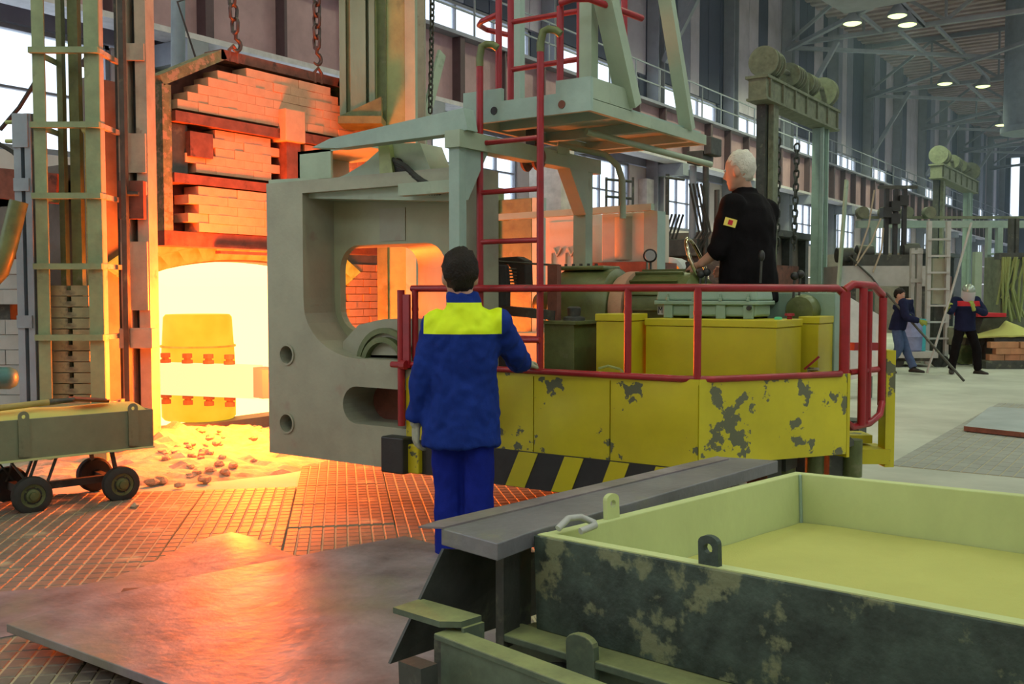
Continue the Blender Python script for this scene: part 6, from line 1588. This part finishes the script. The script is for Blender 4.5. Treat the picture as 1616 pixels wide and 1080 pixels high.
for k in range(4):
    g = G(); a = pl(1088 + 6 * k, 290, 17.3); g.tube([a, a + Vector((.2, 0, -.9)), a + Vector((-.1, 0, -1.35)), a + Vector((-.5, 0, -1.0)), a + Vector((-.35, 0, -.55))], .022, 7); g.build('hose', M_RUB, mm, 50)
g = G(); a = pl(1078, 440, 17.4); g.bb((a.x - 1, a.y, 0), (a.x + .9, a.y + .8, pl(1078, 404, 17.4).z)); g.build('base', M_DKSTEEL, mm)
for px0, px1, py in ((955, 1000, 283), (955, 1000, 310), (1050, 1080, 280)):
    g = G(); g.tube([pl(px0, py, 16.5), pl(px1, py + 4, 16.8)], .025, 7); g.build('handrail', M_DKSTEEL, mm, 50)
for px in (957, 978, 999):
    g = G(); a = pl(px, 280, 16.6); g.tube([a, Vector((a.x, a.y, 1.8))], .025, 7); g.build('rail_post', M_DKSTEEL, mm, 50)
g = G(); a = pl(978, 325, 16.6); g.bb((a.x - .6, a.y - .1, 1.72), (a.x + 1.2, a.y + .6, 1.8)); g.build('walkway', M_DKSTEEL, mm)
g = G(); g.bb((a.x - .5, a.y + .2, 0), (a.x - .4, a.y + .3, 1.72)); g.build('walkway_leg', M_DKSTEEL, mm)
g = G(); g.bb((a.x + 1.0, a.y + .2, 0), (a.x + 1.1, a.y + .3, 1.72)); g.build('walkway_leg', M_DKSTEEL, mm)
# leaning pale plank at the frame
g = G(); a, b = V(1316, 470, t=22), V(1336, 285, t=22.5); a.z = 0.0; g.bar(a, b, .16, .05, up=(1, 0, 0)); single(g, 'leaning_plank', M_SAGE, 'tall pale plank leaning beside the right post of the nearer hoist frame', 'plank')
g = G(); g.bar(V(668, 200, t=12.5), V(697, 84, t=12.9), .14, .04, up=(1, 0, 0)); a = V(668, 200, t=12.5); g.bar(Vector((a.x, a.y, 0)), a, .1, .04, up=(1, 0, 0)); single(g, 'upright_plank', M_SAGE, 'pale green upright plank right of the hoist column', 'plank')
chain('hanging_chain', V(683, -30, t=12.2), V(679, 178, t=12.2), 'thin dark chain hanging right of the hoist column', .09, .012, .028, hook=False, m=M_DKSTEEL)
# pale piers along the wall behind the portal
for k, (px, y) in enumerate(((860, 20.2), (1000, 27.5))):
    a = V(px, 300, y=y); g = G(); g.bb((a.x - .45, y, 0), (a.x + .45, y + .6, 5.0)); tag(single(g, 'wall_pier', mat('white_pier', (.66, .60, .56), .8), ['white pier by the windows behind the portal beam', 'white pier by the windows behind the oil tank'][k], 'pier'), kind=None)
# ---- green gantry and the machines under it
def zt_(py, t): return EYE + (462 - py) * t / FPX
ga_ = thing('gantry', 'pale green gantry beam on slotted posts spanning the far aisle', 'gantry', RF(11, 24))
def gb_(px0, px1, t, d, z0, z1, m, nm, par):
    a, b = (px0 - 808) / FPX * t, (px1 - 808) / FPX * t; g = G(); g.box(RF((a + b) / 2, t + d / 2, (z0 + z1) / 2), (b - a, d, z1 - z0), (RT, FH, Vector((0, 0, 1)))); return g.build(nm, m, par)
gb_(1352, 1640, 24, .2, zt_(360, 24), zt_(349, 24), M_TEAL, 'beam', ga_); gb_(1352, 1640, 24.2, .12, zt_(345, 24), zt_(341, 24), M_MOSS, 'upper_rail', ga_)
for px0, px1 in ((1372, 1380), (1556, 1562), (1572, 1580)): gb_(px0, px1, 24, .15, 0, zt_(360, 24), M_TEAL, 'post', ga_)
for py in (400, 440, 470): gb_(1556, 1580, 23.95, .05, zt_(py + 3, 24), zt_(py, 24), M_TEAL, 'slat', ga_)
# lump of old sheaves on the beam
for px in (1360, 1395, 1430, 1465):
    g = G(); g.lathe(RF((px - 808) / FPX * 24, 24.1, zt_(345, 24) + .14), FH, [(-.1, .14), (.1, .14)], 14); g.build('roller', M_MOSS, ga_, 40)
# black-mast unit on a white furnace top
fu = thing('white_top_unit', 'whitish long machine body carrying three black masts under the gantry', 'machine', RF(8.6, 22.5))
T3 = 22.5
gb_(1325, 1465, T3, 1.2, zt_(452, T3), zt_(420, T3), M_GREYP, 'body', fu); gb_(1345, 1450, T3 + .1, 1.0, zt_(420, T3), zt_(402, T3), M_DKSTEEL, 'top_deck', fu)
gb_(1330, 1350, T3 + .1, .8, 0, zt_(452, T3), M_DKSTEEL, 'leg', fu); gb_(1440, 1460, T3 + .1, .8, 0, zt_(452, T3), M_DKSTEEL, 'leg', fu)
for px, py in ((1397, 296), (1411, 298), (1425, 293)): gb_(px - 3, px + 3, T3 + .3, .1, zt_(402, T3), zt_(py, T3), M_BLK, 'mast', fu)
gb_(1384, 1444, T3 + .28, .12, zt_(297, T3), zt_(292, T3), M_DKSTEEL, 'cross_head', fu)
for px, py in ((1411, 325), (1411, 345), (1424, 316), (1398, 335)): gb_(px - 7, px + 7, T3 + .2, .25, zt_(py + 8, T3), zt_(py - 8, T3), M_BLK, 'clamp', fu)
for px, py in ((1340, 402), (1372, 398), (1365, 410), (1445, 395)):
    g = G(); g.lathe(RF((px - 808) / FPX * T3, T3 + .4, zt_(py, T3)), RT, [(-.2, .1), (-.18, .17), (.18, .17), (.2, .1)], 14); g.build('small_motor', M_DKSTEEL, fu, 40)
for px0, py0, px1, py1 in ((1350, 420, 1390, 345), (1378, 430, 1394, 360), (1352, 412, 1380, 300), (1400, 470, 1340, 405)):
    g = G(); g.tube([V(px0, py0, t=T3 - .1), V((px0 + px1) / 2 + 5, (py0 + py1) / 2, t=T3 - .1), V(px1, py1, t=T3 - .1)], .02, 6); g.build('pipe', M_POST if px0 != 1400 else M_DKSTEEL, fu, 50)
# slotted white post pair and ladder tower
sp_ = thing('slotted_post', 'pale grey slotted post pair left of the ladder tower', 'post', RF(8.7, 21.5))
for a, b in ((1437, 1442), (1446, 1454)): gb_(a, b, 21.5, .12, 0, zt_(392, 21.5), M_GREYP, 'post', sp_)
for py in (395, 440, 500): gb_(1436, 1455, 21.47, .03, zt_(py + 6, 21.5), zt_(py, 21.5), M_GREYP, 'tie', sp_)
lt = thing('ladder_tower', 'pale grey ladder tower with a panelled core behind the upright rod', 'tower', RF(9.2, 21.0))
for a, b in ((1462, 1468), (1492, 1498)): gb_(a, b, 21, .1, 0, zt_(350, 21), M_GREYP, 'stile', lt)
for k in range(7): gb_(1462, 1498, 20.97, .04, zt_(380 + 26 * k, 21), zt_(377 + 26 * k, 21), M_GREYP, 'rung', lt)
gb_(1470, 1491, 21.1, .2, zt_(480, 21), zt_(408, 21), M_CHEEK, 'core_panel', lt); gb_(1474, 1490, 21.2, .3, 0, zt_(482, 21), M_DKSTEEL, 'core', lt)
# barrel, cyan slab, cart, hopper, bricks
T4 = 20.5
g = G(); p = RF((1436 - 808) / FPX * T4, T4, .32); g.lathe(p, (0, 0, 1), [(0, .22), (.02, .24), (.28, .25), (.3, .26), (.32, .25), (.62, .24), (.64, .22)], 20)
single(g, 'plastic_barrel', mat('mauve_blue_barrel', (.22, .26, .45), .4), 'mauve-blue barrel standing on the low cart behind the leaning worker', 'barrel', smooth=40)
ct = thing('low_cart', 'low dusty grey cart with small wheels behind the two far workers', 'cart', RF(8.5, T4))
gb_(1405, 1482, T4 - .3, .9, .19, .315, M_GREYP, 'bed', ct); gb_(1408, 1478, T4 - .25, .8, .12, .19, M_DKSTEEL, 'chassis', ct)
for px in (1474, 1482, 1412):
    g = G(); g.lathe(RF((px - 808) / FPX * T4, T4 - .25, .12), FH, [(0, .04), (0, .12), (.08, .12), (.08, .04)], 16); g.build('wheel', M_RUB, ct, 40)
g = G(); p = RF((1452 - 808) / FPX * T4, T4, 0); gcy = G(); gcy.box(p + Vector((0, 0, .65)), (.2, .12, .66), (RT, FH, Vector((0, 0, 1)))); single(gcy, 'cyan_box', mat('cyan_paint', (.06, .45, .5), .5), 'bright cyan narrow box standing on the low cart beside the barrel', 'box')
tk = thing('dumper_truck', 'small greenish truck on two wheels behind the helmeted worker', 'truck', RF(9.6, 21))
gb_(1495, 1535, 21, .8, .42, .78, M_MOSS, 'body', tk); gb_(1500, 1530, 21.1, .6, .2, .42, M_DKSTEEL, 'chassis', tk)
for px in (1519, 1528):
    g = G(); g.lathe(RF((px - 808) / FPX * 21, 20.9, .21), FH, [(0, .05), (0, .2), (.1, .21), (.12, .2), (.12, .05)], 18); g.build('wheel', M_OLIVE, tk, 40)
hp = thing('hopper', 'dark tapering hopper with a red top edge right of the helmeted worker', 'hopper', RF(9.8, 20.6))
T5 = 20.6
def quad(a): return [RF((px - 808) / FPX * T5, T5 + d, zt_(py, T5)) for px, py, d in a]
g = G(); g.loft([quad([(1538, 545, 0), (1552, 545, 0), (1552, 545, .5), (1538, 545, .5)]), quad([(1545, 502, -.2), (1584, 500, -.2), (1584, 500, .8), (1545, 502, .8)])]); g.build('body', M_DKSTEEL, hp)
gb_(1543, 1588, T5 - .25, 1.1, zt_(500, T5), zt_(494, T5), M_REDY, 'red_edge', hp)
for px in (1541, 1550): gb_(px - 2, px + 2, T5 + .1, .08, 0, zt_(545, T5), M_DKSTEEL, 'leg', hp)
g = G(); g.box((0, 0, 0), (.30, .16, .12), (RT, FH, Vector((0, 0, 1)))); bk = g.mesh('brick_block'); bk.materials.append(M_RBRICK)
rb = random.Random(5)
BL = ['bottom', 'second', 'third']
for lay in range(3):
    for c_ in range(6 if lay < 2 else 4):
        o = bpy.data.objects.new('brick', bk); COL.objects.link(o)
        o.location = RF((1572 - 808) / FPX * 20 + c_ * .31 + (.12 if lay % 2 else 0) + rb.uniform(-.02, .02), 20.0 + rb.uniform(-.03, .03), .22 + lay * .125)
        tag(o, '%s-course orange brick, number %s from the left, in the stack at the right edge' % (BL[lay], ['one', 'two', 'three', 'four', 'five', 'six'][c_]), 'brick', 'bricks stacked at the right edge')
g = G(); g.box(RF((1572 - 808) / FPX * 20 + .75, 20.0, .08), (2.1, .5, .16), (RT, FH, Vector((0, 0, 1)))); single(g, 'brick_pallet', M_DKSTEEL, 'dark pallet under the stack of orange bricks', 'pallet')
g = G(); vs = []; N1 = 14
c0_ = RF((1600 - 808) / FPX * 20.3, 20.6, 0)
for i in range(N1 + 1):
    for j in range(N1 + 1):
        u, v = -.8 + 1.6 * i / N1, -.45 + .9 * j / N1; h = .62 + .32 * (1 - abs(u) / .8) * (1 - abs(v) / .5) + .03 * mnoise.noise(Vector((u * 4, v * 4, 2)))
        vs.append(c0_ + RT * u + FH * v + Vector((0, 0, h)))
n0 = len(vs); vs += [p + Vector((0, 0, -.03)) for p in vs]
fs = [(i * 15 + j, (i + 1) * 15 + j, (i + 1) * 15 + j + 1, i * 15 + j + 1) for i in range(N1) for j in range(N1)]; fs += [tuple(k + n0 for k in reversed(f)) for f in fs]
for k in range(N1): fs += [(k, k + n0, k + 1 + n0, k + 1), (N1 * 15 + k, N1 * 15 + k + 1, N1 * 15 + k + 1 + n0, N1 * 15 + k + n0), (k * 15, (k + 1) * 15, (k + 1) * 15 + n0, k * 15 + n0), (k * 15 + 14, k * 15 + 14 + n0, (k + 1) * 15 + 14 + n0, (k + 1) * 15 + 14)]
g.add(vs, fs); cvr = single(g, 'sand_cover', M_SAND, 'sandy yellow cover draped over a low bin above the brick stack', 'cover', smooth=50)
gb_(1570, 1632, 20.2, .8, 0, .60, M_DKSTEEL, 'bin', cvr)
# mossy hanging chains curtain and machine at the far right
mc = thing('chain_machine', 'mossy machine hung with yellow-green chains at the right edge', 'machine', RF(10.4, 22.5))
gb_(1578, 1660, 22.8, .8, 0, zt_(405, 22.8), M_MOSS, 'body', mc); gb_(1575, 1660, 22.6, .25, zt_(410, 22.8), zt_(400, 22.8), M_DKSTEEL, 'lintel', mc)
for px in (1592, 1600): gb_(px, px + 5, 22.9, .15, zt_(405, 22.8), zt_(345, 22.8), M_DKSTEEL, 'mast', mc)
for k in range(16):
    px = 1580 + k * 2.4; g = G(); a = RF((px - 808) / FPX * 22.6, 22.6 + rb.uniform(-.05, .1), zt_(406, 22.6)); e_ = rb.uniform(.9, 1.5)
    g.tube([a, a + RT * rb.uniform(-.15, .15) + Vector((0, 0, -e_ * .5)), a + RT * rb.uniform(-.2, .2) + Vector((0, 0, -e_))], .028, 5); g.build('chain', M_COLG, mc)
gb_(1537, 1548, 22.3, .15, zt_(500, 22.3), zt_(398, 22.3), M_SAGE, 'door_leaf', mc); gb_(1537, 1580, 22.4, .3, 0, zt_(500, 22.3), M_DKSTEEL, 'plinth', mc)
# cloth-grey slabs on the floor line behind the gate, tilted plate
g = G(); g.prism([V(1342, 600, t=14), V(1392, 590, t=14), V(1392, 500, t=14.6), V(1342, 470, t=14.6)], FH * .05)
t = single(g, 'tilted_sheet', M_GREYP, 'pale grey sheet standing tilted behind the deck gate', 'sheet')
g = G(); a = V(1367, 595, t=14.3); g.bar(Vector((a.x, a.y, 0)), a, .3, .1, up=(1, 0, 0)); g.build('prop', M_DKSTEEL, t)
# ---- thin dusty haze hanging in the far part of the hall
g = G(); g.bb((-14.1, 20, .05), (15.6, 94, 13.9))
M_HAZE = bpy.data.materials.new('dust_haze'); M_HAZE.use_nodes = True
nt = M_HAZE.node_tree; nt.nodes.remove(nt.nodes['Principled BSDF'])
vs_ = nt.nodes.new('ShaderNodeVolumeScatter'); vs_.inputs['Color'].default_value = (.55, .72, 1, 1); vs_.inputs['Density'].default_value = .0028; vs_.inputs['Anisotropy'].default_value = .2
nt.links.new(vs_.outputs[0], nt.nodes['Material Output'].inputs['Volume'])
hz_ = g.build('dust_haze', M_HAZE); tag(hz_, 'thin bluish dust haze filling the far end of the hall', 'haze', kind='stuff')
